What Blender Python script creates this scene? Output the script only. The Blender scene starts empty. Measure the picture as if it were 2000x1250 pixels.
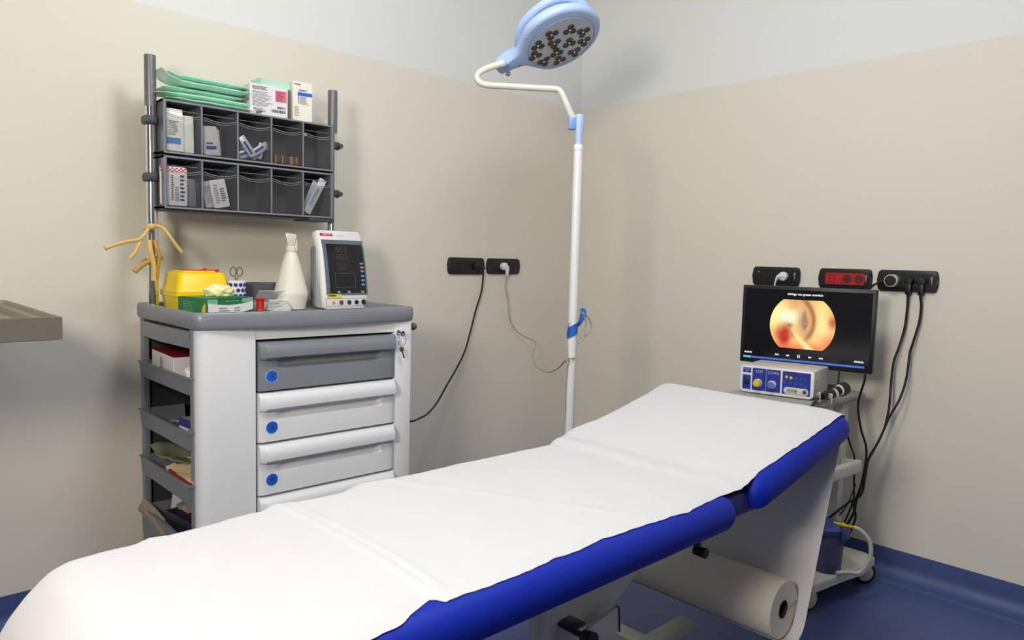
import bpy, bmesh, math, random
from mathutils import Vector, Matrix, noise
random.seed(4)
SC = bpy.context.scene
COL = SC.collection
V = Vector
PI = math.pi

# ------------------------------------------------------------------ colours / materials
def lin(c):
    c = c / 255.0
    return c / 12.92 if c <= 0.04045 else ((c + 0.055) / 1.055) ** 2.4
def rgb(r, g, b): return (lin(r), lin(g), lin(b), 1.0)

MATS = {}
def mat(name, col, rough=0.5, metal=0.0, bump=0.0, bscale=200.0, spec=0.5, var=0.0, vscale=6.0, sheen=0.0, coat=0.0):
    m = bpy.data.materials.new(name); m.use_nodes = True
    nt = m.node_tree; b = nt.nodes['Principled BSDF']
    b.inputs['Base Color'].default_value = col
    b.inputs['Roughness'].default_value = rough
    b.inputs['Metallic'].default_value = metal
    b.inputs['Specular IOR Level'].default_value = spec
    b.inputs['Coat Weight'].default_value = coat
    tc = nt.nodes.new('ShaderNodeTexCoord')
    if bump:
        n = nt.nodes.new('ShaderNodeTexNoise'); n.inputs['Scale'].default_value = bscale; n.inputs['Detail'].default_value = 3
        nt.links.new(tc.outputs['Object'], n.inputs['Vector'])
        bp = nt.nodes.new('ShaderNodeBump'); bp.inputs['Strength'].default_value = bump; bp.inputs['Distance'].default_value = 0.002
        nt.links.new(n.outputs['Fac'], bp.inputs['Height']); nt.links.new(bp.outputs['Normal'], b.inputs['Normal'])
    if var:
        n = nt.nodes.new('ShaderNodeTexNoise'); n.inputs['Scale'].default_value = vscale; n.inputs['Detail'].default_value = 4
        nt.links.new(tc.outputs['Object'], n.inputs['Vector'])
        mx = nt.nodes.new('ShaderNodeMix'); mx.data_type = 'RGBA'
        mx.inputs[6].default_value = tuple(x * (1 - var) for x in col[:3]) + (1,)
        mx.inputs[7].default_value = tuple(min(1, x * (1 + var)) for x in col[:3]) + (1,)
        nt.links.new(n.outputs['Fac'], mx.inputs[0]); nt.links.new(mx.outputs[2], b.inputs['Base Color'])
    MATS[name] = m
    return m

def emit(name, col, s=1.0):
    m = bpy.data.materials.new(name); m.use_nodes = True
    b = m.node_tree.nodes['Principled BSDF']
    b.inputs['Base Color'].default_value = (0.01, 0.01, 0.01, 1)
    b.inputs['Emission Color'].default_value = col
    b.inputs['Emission Strength'].default_value = s
    return m

def clear(name, col, alpha, rough=0.15):
    m = bpy.data.materials.new(name); m.use_nodes = True
    nt = m.node_tree; b = nt.nodes['Principled BSDF']; out = nt.nodes['Material Output']
    b.inputs['Base Color'].default_value = col; b.inputs['Roughness'].default_value = rough
    t = nt.nodes.new('ShaderNodeBsdfTransparent'); mx = nt.nodes.new('ShaderNodeMixShader')
    mx.inputs[0].default_value = alpha
    nt.links.new(t.outputs[0], mx.inputs[1]); nt.links.new(b.outputs[0], mx.inputs[2])
    nt.links.new(mx.outputs[0], out.inputs['Surface'])
    return m

PAINT_Z = 2.026
def wall_mat():
    m = bpy.data.materials.new('wall_paint'); m.use_nodes = True
    nt = m.node_tree; b = nt.nodes['Principled BSDF']
    g = nt.nodes.new('ShaderNodeNewGeometry'); s = nt.nodes.new('ShaderNodeSeparateXYZ')
    nt.links.new(g.outputs['Position'], s.inputs[0])
    gt = nt.nodes.new('ShaderNodeMath'); gt.operation = 'GREATER_THAN'; gt.inputs[1].default_value = PAINT_Z
    nt.links.new(s.outputs['Z'], gt.inputs[0])
    mx = nt.nodes.new('ShaderNodeMix'); mx.data_type = 'RGBA'
    mx.inputs[6].default_value = rgb(226, 221, 209); mx.inputs[7].default_value = rgb(228, 228, 226)
    nt.links.new(gt.outputs[0], mx.inputs[0]); nt.links.new(mx.outputs[2], b.inputs['Base Color'])
    b.inputs['Roughness'].default_value = 0.6; b.inputs['Specular IOR Level'].default_value = 0.3
    n = nt.nodes.new('ShaderNodeTexNoise'); n.inputs['Scale'].default_value = 140; n.inputs['Detail'].default_value = 4
    nt.links.new(g.outputs['Position'], n.inputs['Vector'])
    bp = nt.nodes.new('ShaderNodeBump'); bp.inputs['Strength'].default_value = 0.12; bp.inputs['Distance'].default_value = 0.002
    nt.links.new(n.outputs['Fac'], bp.inputs['Height']); nt.links.new(bp.outputs['Normal'], b.inputs['Normal'])
    return m
M_WALL = wall_mat()
M_CEIL = mat('ceiling_paint', rgb(225, 225, 222), 0.8)
M_VINYL = mat('blue_vinyl', rgb(72, 86, 138), 0.5, bump=0.05, bscale=60, var=0.18, vscale=25)
M_WHITE = mat('white_plastic', rgb(228, 228, 230), 0.35)
M_PANEL = mat('trolley_white', rgb(232, 233, 238), 0.3)
M_GREY = mat('grey_plastic', rgb(128, 132, 140), 0.35)
M_GREYB = mat('grey_bin_plastic', rgb(118, 122, 130), 0.4)
M_DGREY = mat('dark_grey_plastic', rgb(70, 71, 76), 0.5)
M_RACK = mat('rack_grey_plastic', rgb(98, 99, 105), 0.45)
M_FRONT = mat('rack_front_grey', rgb(128, 132, 140), 0.4)
M_RACKIN = mat('rack_inner_plastic', rgb(78, 78, 80), 0.6)
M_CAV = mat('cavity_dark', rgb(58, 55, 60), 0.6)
M_BLACK = mat('black_plastic', rgb(22, 22, 25), 0.4)
M_RUBBER = mat('black_rubber', rgb(15, 15, 17), 0.55)
M_CHROME = mat('chrome', rgb(225, 225, 228), 0.12, 1.0)
M_STEEL = mat('brushed_steel', rgb(150, 142, 132), 0.38, 0.75, bump=0.08, bscale=90)
M_BRASS = mat('dull_key_metal', rgb(140, 118, 98), 0.35, 0.9)
M_PAPER = mat('couch_paper', rgb(216, 215, 219), 0.85, bump=0.12, bscale=350, spec=0.2)
M_PAPERROLL = mat('paper_roll_side', rgb(226, 220, 206), 0.9, bump=0.1, bscale=200, spec=0.2)
M_BLUE = mat('royal_blue_vinyl', rgb(10, 38, 164), 0.55, bump=0.08, bscale=500, spec=0.25)
M_FRAME = mat('white_enamel', rgb(214, 212, 200), 0.35)
M_LAMPB = mat('lamp_pale_blue', rgb(172, 194, 234), 0.35)
M_LAMPD = mat('lamp_mid_blue', rgb(120, 150, 205), 0.4)
M_LAMPFACE = mat('lamp_face', rgb(182, 192, 204), 0.25)
M_LED = mat('lamp_reflector', rgb(84, 79, 72), 0.22, 0.8)
M_LEDC = mat('led_lens', rgb(240, 240, 235), 0.1)
M_STRAP = mat('blue_strap', rgb(32, 100, 196), 0.7, bump=0.3, bscale=900)
M_CORDG = mat('grey_cord', rgb(168, 168, 158), 0.5)
M_YEL = mat('sharps_yellow', rgb(250, 215, 8), 0.35)
M_RED = mat('red_plastic', rgb(205, 28, 28), 0.4)
M_DRED = mat('dark_red_card', rgb(150, 22, 28), 0.5)
M_RUBT = mat('latex_tan', rgb(220, 184, 108), 0.5)
M_RUBB = mat('latex_brown', rgb(190, 144, 66), 0.5)
M_GREEN = mat('green_card', rgb(34, 120, 74), 0.4)
M_GREENL = mat('green_card_light', rgb(120, 180, 148), 0.4)
M_CREAM = mat('cream_latex', rgb(246, 238, 180), 0.6)
M_CARD = mat('white_card', rgb(226, 222, 226), 0.55)
M_CARDG = mat('grey_white_card', rgb(205, 203, 203), 0.55)
M_INK = mat('dark_ink', rgb(62, 60, 66), 0.6)
M_INKL = mat('pale_ink', rgb(140, 138, 142), 0.6)
M_PINK = mat('pink_ink', rgb(214, 112, 134), 0.6)
M_BLUEI = mat('blue_ink', rgb(24, 92, 205), 0.6)
M_NAVY = mat('navy_ink', rgb(40, 52, 140), 0.6)
M_SKYI = mat('sky_blue_ink', rgb(62, 140, 205), 0.6)
M_MINT = mat('mint_pouch', rgb(196, 240, 220), 0.4, var=0.10, vscale=30)
M_MINTD = mat('mint_pouch_deep', rgb(176, 228, 204), 0.5, var=0.12, vscale=40)
M_POUCHW = mat('pouch_white_film', rgb(222, 236, 226), 0.35)
M_GAUZE = mat('gauze_white', rgb(247, 246, 238), 0.8, bump=0.2, bscale=400)
M_FOIL = mat('foil_silver', rgb(215, 215, 222), 0.35, 0.3, bump=0.3, bscale=150)
M_COPPER = mat('copper_brown', rgb(190, 135, 70), 0.4, 0.3)
M_DBROWN = mat('dark_brown', rgb(70, 48, 40), 0.5)
M_STICK = mat('blue_sticker', rgb(10, 96, 224), 0.5)
M_BOTTLE = mat('bottle_white', rgb(232, 230, 216), 0.4)
M_ESUB = mat('generator_blue', rgb(34, 52, 150), 0.35)
M_ESUW = mat('generator_case', rgb(206, 206, 200), 0.45)
M_KNOBY = mat('knob_yellow', rgb(238, 195, 24), 0.4)
M_KNOBB = mat('knob_blue', rgb(96, 120, 190), 0.4)
M_BEIGE = mat('socket_beige', rgb(170, 168, 140), 0.4)
M_REDSOCK = mat('red_socket', rgb(176, 32, 36), 0.4)
M_SCREEN = mat('screen_black', rgb(20, 21, 27), 0.12)
M_MONBEZ = mat('bezel_slate', rgb(98, 106, 118), 0.35)
M_DIGIT = mat('unlit_digit', rgb(62, 54, 52), 0.4)
M_LINE = mat('screen_line', rgb(120, 120, 125), 0.4)
M_BTNB = mat('button_blue', rgb(110, 150, 225), 0.4)
M_BTNO = mat('button_orange', rgb(222, 140, 30), 0.4)
M_STICKY = mat('yellow_sticker', rgb(232, 214, 16), 0.5)
M_CREAMP = mat('cream_paper', rgb(226, 205, 165), 0.8)
M_TAUPE = mat('taupe_paper', rgb(150, 142, 122), 0.8)
M_ORBR = mat('orange_brown_tape', rgb(160, 82, 32), 0.5)
M_SMOKE = clear('smoky_clear_plastic', rgb(95, 95, 98), 0.30, 0.15)
M_LIP = clear('clear_plastic_lip', rgb(170, 172, 176), 0.6, 0.1)
M_JAR = clear('blue_clear_plastic', rgb(72, 80, 120), 0.72, 0.2)
M_FILM = clear('clear_film', rgb(225, 225, 235), 0.5, 0.2)
M_HOSE = mat('hose_clear_white', rgb(206, 206, 196), 0.35)
E_WHITE = emit('screen_white', (1, 1, 1, 1), 1.0)
E_BAR = emit('screen_bar_blue', rgb(66, 104, 205), 1.0)
E_CYAN = emit('screen_bar_cyan', rgb(60, 205, 250), 1.0)
E_LAMP = emit('green_power_light', rgb(220, 235, 60), 1.0)

# ------------------------------------------------------------------ mesh builder
class MB:
    def __init__(s): s.v = []; s.f = []
    def add(s, vs, fs, M=None):
        o = len(s.v)
        s.v += [(M @ V(p)) if M is not None else V(p) for p in vs]
        s.f += [tuple(o + i for i in f) for f in fs]
        return s
    def addbm(s, b, M=None):
        b.verts.index_update()
        s.add([v.co.copy() for v in b.verts], [[v.index for v in f.verts] for f in b.faces], M); b.free(); return s
    def box(s, lo, hi, bev=0.0, seg=2, M=None):
        b = bmesh.new(); bmesh.ops.create_cube(b, size=1)
        lo, hi = V(lo), V(hi)
        for v in b.verts: v.co = V([lo[i] + (v.co[i] + 0.5) * (hi[i] - lo[i]) for i in range(3)])
        if bev: bmesh.ops.bevel(b, geom=list(b.edges), offset=bev, segments=seg, profile=0.5, affect='EDGES')
        return s.addbm(b, M)
    def cyl(s, p0, p1, r0, r1=None, n=24, M=None):
        r1 = r0 if r1 is None else r1
        return s.tube([p0, p1], [r0, r1], n, M)
    def tube(s, pts, r, n=10, M=None, closed=False):
        pts = [V(p) for p in pts]; k = len(pts)
        rr = r if isinstance(r, (list, tuple)) else [r] * k
        vs = []; fs = []; prev = None
        for i, p in enumerate(pts):
            if closed: t = pts[(i + 1) % k] - pts[i - 1]
            else: t = pts[min(i + 1, k - 1)] - pts[max(i - 1, 0)]
            t = t.normalized() if t.length > 1e-9 else V((0, 0, 1))
            if prev is None:
                a = t.orthogonal().normalized()
            else:
                a = prev - t * prev.dot(t)
                a = a.normalized() if a.length > 1e-6 else t.orthogonal().normalized()
            prev = a; b = t.cross(a)
            for j in range(n):
                q = 2 * PI * j / n
                vs.append(p + (a * math.cos(q) + b * math.sin(q)) * rr[i])
        m = k if closed else k - 1
        for i in range(m):
            i2 = (i + 1) % k
            for j in range(n):
                fs.append((i * n + j, i * n + (j + 1) % n, i2 * n + (j + 1) % n, i2 * n + j))
        if not closed:
            fs.append(tuple(reversed(range(n)))); fs.append(tuple((k - 1) * n + j for j in range(n)))
        return s.add(vs, fs, M)
    def lathe(s, prof, c=(0, 0, 0), n=36, M=None, cap=True):
        vs = []; fs = []; c = V(c); k = len(prof)
        for r, z in prof:
            for j in range(n):
                q = 2 * PI * j / n
                vs.append(c + V((r * math.cos(q), r * math.sin(q), z)))
        for i in range(k - 1):
            for j in range(n):
                fs.append((i * n + j, i * n + (j + 1) % n, (i + 1) * n + (j + 1) % n, (i + 1) * n + j))
        if cap:
            fs.append(tuple(reversed(range(n)))); fs.append(tuple((k - 1) * n + j for j in range(n)))
        return s.add(vs, fs, M)
    def prism(s, poly, z0, z1, bev=0.0, M=None, seg=2):
        b = bmesh.new()
        lo = [b.verts.new((x, y, z0)) for x, y in poly]; hi = [b.verts.new((x, y, z1)) for x, y in poly]
        b.faces.new(list(reversed(lo))); top = b.faces.new(hi); k = len(poly)
        for i in range(k): b.faces.new((lo[i], lo[(i + 1) % k], hi[(i + 1) % k], hi[i]))
        if bev: bmesh.ops.bevel(b, geom=list(top.edges), offset=bev, segments=seg, profile=0.5, affect='EDGES')
        return s.addbm(b, M)
    def loft(s, rings, M=None, cap=True, closed=True):
        n = len(rings[0]); vs = [p for r in rings for p in r]; fs = []
        for i in range(len(rings) - 1):
            for j in range(n if closed else n - 1):
                fs.append((i * n + j, i * n + (j + 1) % n, (i + 1) * n + (j + 1) % n, (i + 1) * n + j))
        if cap and closed:
            fs.append(tuple(reversed(range(n)))); fs.append(tuple((len(rings) - 1) * n + j for j in range(n)))
        return s.add(vs, fs, M)
    def grid(s, fn, nu, nv, M=None):
        vs = [fn(i / nu, j / nv) for i in range(nu + 1) for j in range(nv + 1)]
        fs = [(i * (nv + 1) + j, (i + 1) * (nv + 1) + j, (i + 1) * (nv + 1) + j + 1, i * (nv + 1) + j + 1) for i in range(nu) for j in range(nv)]
        return s.add(vs, fs, M)
    def slab(s, fn, nu, nv, th, M=None):
        """closed thin sheet: fn gives the mid surface, th the thickness"""
        P = [[V(fn(i / nu, j / nv)) for j in range(nv + 1)] for i in range(nu + 1)]
        vs = []
        for sgn in (1, -1):
            for i in range(nu + 1):
                for j in range(nv + 1):
                    a = P[min(i + 1, nu)][j] - P[max(i - 1, 0)][j]; b = P[i][min(j + 1, nv)] - P[i][max(j - 1, 0)]
                    nn = a.cross(b); nn = nn.normalized() if nn.length > 1e-12 else V((0, 0, 1))
                    vs.append(P[i][j] + nn * sgn * th / 2)
        N = (nu + 1) * (nv + 1); ix = lambda i, j: i * (nv + 1) + j
        fs = []
        for i in range(nu):
            for j in range(nv):
                q = (ix(i, j), ix(i + 1, j), ix(i + 1, j + 1), ix(i, j + 1))
                fs.append(q); fs.append(tuple(N + k for k in reversed(q)))
        bd = [ix(i, 0) for i in range(nu + 1)] + [ix(nu, j) for j in range(1, nv + 1)] + [ix(i, nv) for i in range(nu - 1, -1, -1)] + [ix(0, j) for j in range(nv - 1, 0, -1)]
        for a, b in zip(bd, bd[1:] + bd[:1]): fs.append((a, N + a, N + b, b))
        return s.add(vs, fs, M)
    def ball(s, c, r, sc=(1, 1, 1), M=None, n=16):
        b = bmesh.new(); bmesh.ops.create_uvsphere(b, u_segments=n, v_segments=n // 2, radius=r)
        for v in b.verts: v.co = V((v.co.x * sc[0], v.co.y * sc[1], v.co.z * sc[2])) + V(c)
        return s.addbm(b, M)

WM = {}
def part(name, mb, m, parent=None, angle=38, label=None, recalc=True):
    inv = WM[parent.name].inverted() if parent else Matrix()
    me = bpy.data.meshes.new(name)
    me.from_pydata([inv @ v for v in mb.v], [], mb.f)
    if recalc:
        b = bmesh.new(); b.from_mesh(me); bmesh.ops.recalc_face_normals(b, faces=b.faces); b.to_mesh(me); b.free()
    for p in me.polygons: p.use_smooth = True
    me.set_sharp_from_angle(angle=math.radians(angle))
    me.materials.append(m)
    o = bpy.data.objects.new(name, me); COL.objects.link(o)
    if parent: o.parent = parent
    WM[o.name] = WM[parent.name] if parent else Matrix()
    if label: o['label'] = label
    return o
def tag(o, label, cat, group=None):
    o['label'] = label; o['category'] = cat
    if group: o['group'] = group
    return o
def thing(name, label, cat, loc=(0, 0, 0), rotz=0.0, group=None):
    o = bpy.data.objects.new(name, None); COL.objects.link(o)
    o.empty_display_size = 0.05
    o.location = loc; o.rotation_euler = (0, 0, rotz)
    WM[o.name] = Matrix.Translation(V(loc)) @ Matrix.Rotation(rotz, 4, 'Z')
    return tag(o, label, cat, group)
def struct(name, mb, m):
    o = part(name, mb, m); o['kind'] = 'structure'; return o
def FR(o, right, up=(0, 0, 1)):
    r = V(right).normalized(); u = V(up); u = (u - r * u.dot(r)).normalized(); n = r.cross(u)
    M = Matrix((r, u, n)).transposed().to_4x4(); M.translation = V(o); return M
def T(x, y, z): return Matrix.Translation((x, y, z))
def RZ(a): return Matrix.Rotation(a, 4, 'Z')
def RX(a): return Matrix.Rotation(a, 4, 'X')
def RY(a): return Matrix.Rotation(a, 4, 'Y')

def text(name, body, size, M, m, parent, depth=0.0006, align='CENTER', shear=0.0, sx=1.0, bold=0.0):
    cu = bpy.data.curves.new(name, 'FONT'); cu.body = body; cu.size = size; cu.extrude = depth / 2
    cu.offset = bold; cu.align_x = align; cu.align_y = 'CENTER'; cu.shear = shear; cu.resolution_u = 3
    tmp = bpy.data.objects.new('tmp', cu); COL.objects.link(tmp)
    dg = bpy.context.evaluated_depsgraph_get(); dg.update()
    me = bpy.data.meshes.new_from_object(tmp.evaluated_get(dg))
    bpy.data.objects.remove(tmp); bpy.data.curves.remove(cu)
    me.transform(WM[parent.name].inverted() @ M @ Matrix.Diagonal((sx, 1, 1, 1)))
    me.name = name; me.materials.clear(); me.materials.append(m)
    o = bpy.data.objects.new(name, me); COL.objects.link(o); o.parent = parent; WM[o.name] = WM[parent.name]
    return o

def catmull(pts, k=8, closed=False):
    pts = [V(p) for p in pts]; n = len(pts); out = []
    for i in range(n if closed else n - 1):
        g = (lambda j: pts[j % n]) if closed else (lambda j: pts[max(0, min(n - 1, j))])
        p0, p1, p2, p3 = g(i - 1), g(i), g(i + 1), g(i + 2)
        for s in range(k):
            t = s / k
            out.append(0.5 * ((2 * p1) + (p2 - p0) * t + (2 * p0 - 5 * p1 + 4 * p2 - p3) * t * t + (3 * p1 - p0 - 3 * p2 + p3) * t ** 3))
    if not closed: out.append(pts[-1])
    return out
def rrect(x0, y0, x1, y1, r, n=5):
    out = []
    for cx, cy, a in ((x1 - r, y1 - r, 0), (x0 + r, y1 - r, 90), (x0 + r, y0 + r, 180), (x1 - r, y0 + r, 270)):
        for i in range(n + 1):
            q = math.radians(a + 90 * i / n); out.append((cx + r * math.cos(q), cy + r * math.sin(q)))
    return out
def circ(cx, cy, r, n=24, ry=None):
    ry = r if ry is None else ry
    return [(cx + r * math.cos(2 * PI * i / n), cy + ry * math.sin(2 * PI * i / n)) for i in range(n)]
def sst(a, b, x):
    t = max(0, min(1, (x - a) / (b - a))); return t * t * (3 - 2 * t)

# ------------------------------------------------------------------ camera
F, PITCH, ROLL, YAW = 1428.04, -0.081738, 0.0259585, 0.810653
CAM = V((-3.04108, -2.69882, 1.20219))
_d = V((math.cos(PITCH) * math.cos(YAW), math.cos(PITCH) * math.sin(YAW), math.sin(PITCH)))
_r = _d.cross(V((0, 0, 1))).normalized(); _u = _r.cross(_d)
CR = _r * math.cos(ROLL) + _u * math.sin(ROLL); CU = _u * math.cos(ROLL) - _r * math.sin(ROLL); CD = _d
cam = bpy.data.cameras.new('camera'); camo = bpy.data.objects.new('camera', cam); COL.objects.link(camo)
Mc = Matrix((CR, CU, -CD)).transposed().to_4x4(); Mc.translation = CAM; camo.matrix_world = Mc
cam.sensor_width = 36; cam.lens = F * 36 / 2000; cam.clip_start = 0.02
SC.camera = camo
def at(px, py, ax, val):
    """real point on the plane ax = val that the survey of the photograph gives"""
    i = 'xyz'.index(ax); D = CD + CR * ((px - 1000) / F) - CU * ((py - 625) / F)
    return CAM + D * ((val - CAM[i]) / D[i])
def ad(px, py, t):
    return CAM + (CD + CR * ((px - 1000) / F) - CU * ((py - 625) / F)) * t

# ------------------------------------------------------------------ room
X0, Y0, H = -4.8, -4.6, 2.8
struct('floor', MB().box((X0, Y0, -0.08), (0, 0, 0)), M_VINYL)
struct('ceiling', MB().box((X0, Y0, H), (0, 0, H + 0.08)), M_CEIL)
struct('wall_left', MB().box((X0, 0, -0.08), (0.1, 0.1, H + 0.08)), M_WALL)
struct('wall_right', MB().box((0, Y0, -0.08), (0.1, 0, H + 0.08)), M_WALL)
M_WALLG = mat('low_bounce_grey', rgb(150, 150, 150), 0.8)  # made-up grey for the two unseen walls, lowers the bounced fill light
struct('wall_front', MB().box((X0 - 0.1, Y0, -0.08), (X0, 0.1, H + 0.08)), M_WALLG)
struct('wall_rear', MB().box((X0 - 0.1, Y0 - 0.1, -0.08), (0.1, Y0, H + 0.08)), M_WALLG)
def skirt(name, M, L):
    prof = [(0, 0), (0, 0.105), (0.004, 0.105), (0.0045, 0.05)]
    for i in range(9):
        q = PI / 2 * i / 8; prof.append((0.0045 + 0.045 * (1 - math.cos(q)), 0.048 - 0.045 * math.sin(q)))
    prof += [(0.085, 0.002), (0.088, 0.0)]
    rings = [[M @ V((s, z, d)) for d, z in prof] for s in (0, L)]
    struct(name, MB().loft(rings), M_VINYL)
skirt('baseboard_left', FR((X0, 0, 0), (1, 0, 0)), -X0)
skirt('baseboard_right', FR((0, 0, 0), (0, -1, 0)), -Y0)

# ------------------------------------------------------------------ helper: printed bars standing for small unreadable print
def bars(mb, M, x0, y0, x1, y1, rows, z, seed=0, fill=0.55):
    rd = random.Random(seed)
    h = (y1 - y0) / rows
    for i in range(rows):
        y = y1 - h * (i + 0.5); x = x0
        end = x0 + (x1 - x0) * rd.uniform(0.6, 1.0)
        while x < end - 0.001:
            w = min(rd.uniform(0.05, 0.22) * (x1 - x0), end - x)
            mb.box((x, y - h * fill / 2, z - 0.0002), (x + w * 0.86, y + h * fill / 2, z + 0.0003), M=M); x += w
    return mb

# ------------------------------------------------------------------ medical trolley
TX0, TX1, TY0, TY1 = -2.268, -1.528, -0.60, -0.085
tro = thing('medical_trolley', 'white and grey medical drawer trolley with tray top standing against the left wall', 'medical trolley', (-1.9, -0.34, 0))
b = MB()
pl = [(-2.10, -0.60)] + [(-2.268 + 0.03 - 0.03 * math.sin(q), -0.60 + 0.03 - 0.03 * math.cos(q)) for q in [PI / 2 * i / 6 for i in range(7)]] + [(-2.268, -0.545), (-2.10, -0.545)]
b.prism(pl, 0.13, 0.985)
b.box((-1.603, -0.60, 0.13), (-1.530, -0.55, 0.985), 0.008)
b.box((-2.10, -0.598, 0.945), (-1.60, -0.55, 0.985))
b.box((-2.10, -0.597, 0.13), (-1.60, -0.55, 0.16))
b.box((-1.55, -0.56, 0.13), (-1.530, -0.09, 0.985), 0.004)
b.box((-2.262, -0.10, 0.13), (-1.53, -0.088, 0.985))
b.box((-2.262, -0.56, 0.13), (-1.535, -0.09, 0.15))
part('body', b, M_PANEL, tro)
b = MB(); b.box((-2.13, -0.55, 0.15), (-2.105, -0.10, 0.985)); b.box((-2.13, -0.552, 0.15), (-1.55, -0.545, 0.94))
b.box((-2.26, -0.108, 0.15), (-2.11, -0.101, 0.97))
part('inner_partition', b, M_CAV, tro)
b = MB()
b.box((-2.272, -0.128, 0.15), (-2.252, -0.100, 0.985), 0.003); b.box((-2.272, -0.566, 0.15), (-2.252, -0.543, 0.985), 0.003)
part('side_frame', b, M_GREY, tro)
# tray top: rim loop with bowed front and recessed floor
def tray_outline(k, n=14):
    x0, x1, yb = TX0 - 0.014 + k, TX1 + 0.010 - k, TY1 + 0.010 - k
    pts = []; r = 0.035
    def cor(cx, cy, a):
        for i in range(6):
            q = math.radians(a + 90 * i / 5); pts.append((cx + (r) * math.cos(q), cy + (r) * math.sin(q)))
    yf = -0.612 + k
    cor(x1 - r, yb - r, 0); cor(x0 + r, yb - r, 90); cor(x0 + r, yf + r, 180)
    for i in range(1, n):
        t = i / n; pts.append((x0 + r + (x1 - x0 - 2 * r) * t, yf - 0.03 * math.sin(PI * t)))
    cor(x1 - r, yf + r, 270)
    return pts
ring = lambda k, z: [V((x, y, z)) for x, y in tray_outline(k)]
b = MB(); b.loft([ring(0.02, 0.980), ring(0.004, 0.982), ring(0.0, 0.990), ring(0.0, 1.022), ring(0.004, 1.030), ring(0.014, 1.031), ring(0.02, 1.026), ring(0.026, 1.008), ring(0.03, 1.005)])
part('tray_top', b, M_GREY, tro)
# drawers
def drawer(z0, z1, m, sub):
    x0, x1 = -2.093, -1.606; n = 36; rings = []; h = z1 - z0
    for i in range(n + 1):
        t = i / n; x = x0 + (x1 - x0) * t
        rec = sst(0.10, 0.17, t) * (1 - sst(0.85, 0.90, t))
        pf = []
        for s, d in ((0.0, 0.012), (0.02, 0.017), (0.38, 0.018), (0.44, 0.018 - 0.002 * rec), (0.50, 0.018 - 0.018 * rec), (0.60, 0.018 - 0.021 * rec), (0.635, 0.019 - 0.019 * rec), (0.66, 0.031 - 0.010 * rec), (0.70, 0.037), (0.80, 0.039), (0.90, 0.036), (0.96, 0.029), (0.99, 0.020), (1.0, 0.012)):
            e = 1 - 0.5 * (max(0, 1 - t / 0.02) ** 2 + max(0, 1 - (1 - t) / 0.02) ** 2)
            pf.append(V((x, -0.596 - d * e, z0 + h * s)))
        pf += [V((x, -0.57, z1)), V((x, -0.57, z0))]
        rings.append(pf)
    d = part('drawer', MB().loft(rings), m, tro, angle=35)
    if sub:
        zc = z0 + h * 0.30; M = FR((-2.055, -0.6135, zc), (1, 0, 0))
        s = part('label_sticker', MB().prism(circ(0, 0, 0.0185, 32), 0, 0.001, M=M), M_STICK, d, label='round blue sticker with a black letter K')
        part('sticker_ring', MB().tube([M @ V((0.0192 * math.cos(2 * PI * i / 32), 0.0192 * math.sin(2 * PI * i / 32), 0.0004)) for i in range(32)], 0.0007, 6, closed=True), M_WHITE, d)
        text('sticker_letter', 'K', 0.027, M @ T(0, 0, 0.0014) @ RZ(0.1), M_INK, d, shear=0.35)
    return d
drawer(0.788, 0.937, M_GREY, True)
drawer(0.630, 0.782, M_PANEL, True)
drawer(0.466, 0.623, M_PANEL, True)
drawer(0.308, 0.459, M_PANEL, False)
drawer(0.165, 0.301, M_PANEL, False)
# side bins (tilting trays) on the left side
def side_bin(z0, z1):
    y0, y1, xo, xi, r = -0.566, -0.120, -2.281, -2.14, 0.022
    def outline(k):
        pts = [(xi, y0 + k), (xi, y1 - k), (xo + k, y1 - k)]
        for i in range(7):
            q = PI + PI / 2 * i / 6; pts.append((xo + k + r + r * math.cos(q), y0 + k + r + r * math.sin(q)))
        return pts
    ring_ = lambda k, z: [V((x, y, z)) for x, y in outline(k)]
    b = MB().loft([ring_(0.008, z0), ring_(0.003, z0 + 0.003), ring_(-0.001, z1 - 0.006), ring_(-0.005, z1 - 0.004), ring_(-0.005, z1), ring_(0.004, z1), ring_(0.010, z0 + 0.005)])
    return part('side_bin', b, M_GREYB, tro)
for z0, z1 in ((0.786, 0.841), (0.622, 0.680), (0.460, 0.523), (0.236, 0.352)): side_bin(z0, z1)
part('side_bin', MB().loft([[V((x, y, z)) for x, y in ((-2.276, -0.545), (-2.286, -0.33), (-2.276, -0.125), (-2.16, -0.125), (-2.16, -0.545))] for z in (0.925, 0.974)]), M_GREY, tro)
# push handle knob, lock, keys, bumper, casters
part('side_knob', MB().lathe([(0.007, 0), (0.007, 0.012), (0.012, 0.016), (0.014, 0.026), (0.010, 0.036), (0.002, 0.038)], M=T(-1.53, -0.57, 0.957) @ RY(PI / 2)), M_BRASS, tro)
Ml = FR((-1.588, -0.6005, 0.942), (1, 0, 0))
lk = part('lock', MB().lathe([(0.009, 0), (0.010, 0.004), (0.008, 0.007), (0.001, 0.0072)], M=Ml), M_CHROME, tro)
part('key', MB().box((-0.0012, -0.008, 0.006), (0.0012, 0.008, 0.026), 0.0005, M=Ml).prism(circ(0, 0.0, 0.011), -0.001, 0.001, M=Ml @ T(0, -0.001, 0.028) @ RY(PI / 2)), M_CHROME, lk)
ko = at(785, 665, 'y', -0.627)
kr = [ko + V((0.016 * math.sin(q), 0.002 * math.cos(q * 2), 0.018 * math.cos(q))) for q in [2 * PI * i / 28 for i in range(28)]]
part('key_ring', MB().tube(kr, 0.0012, 6, closed=True), M_CHROME, lk)
kk = at(785, 686, 'y', -0.627)
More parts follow.
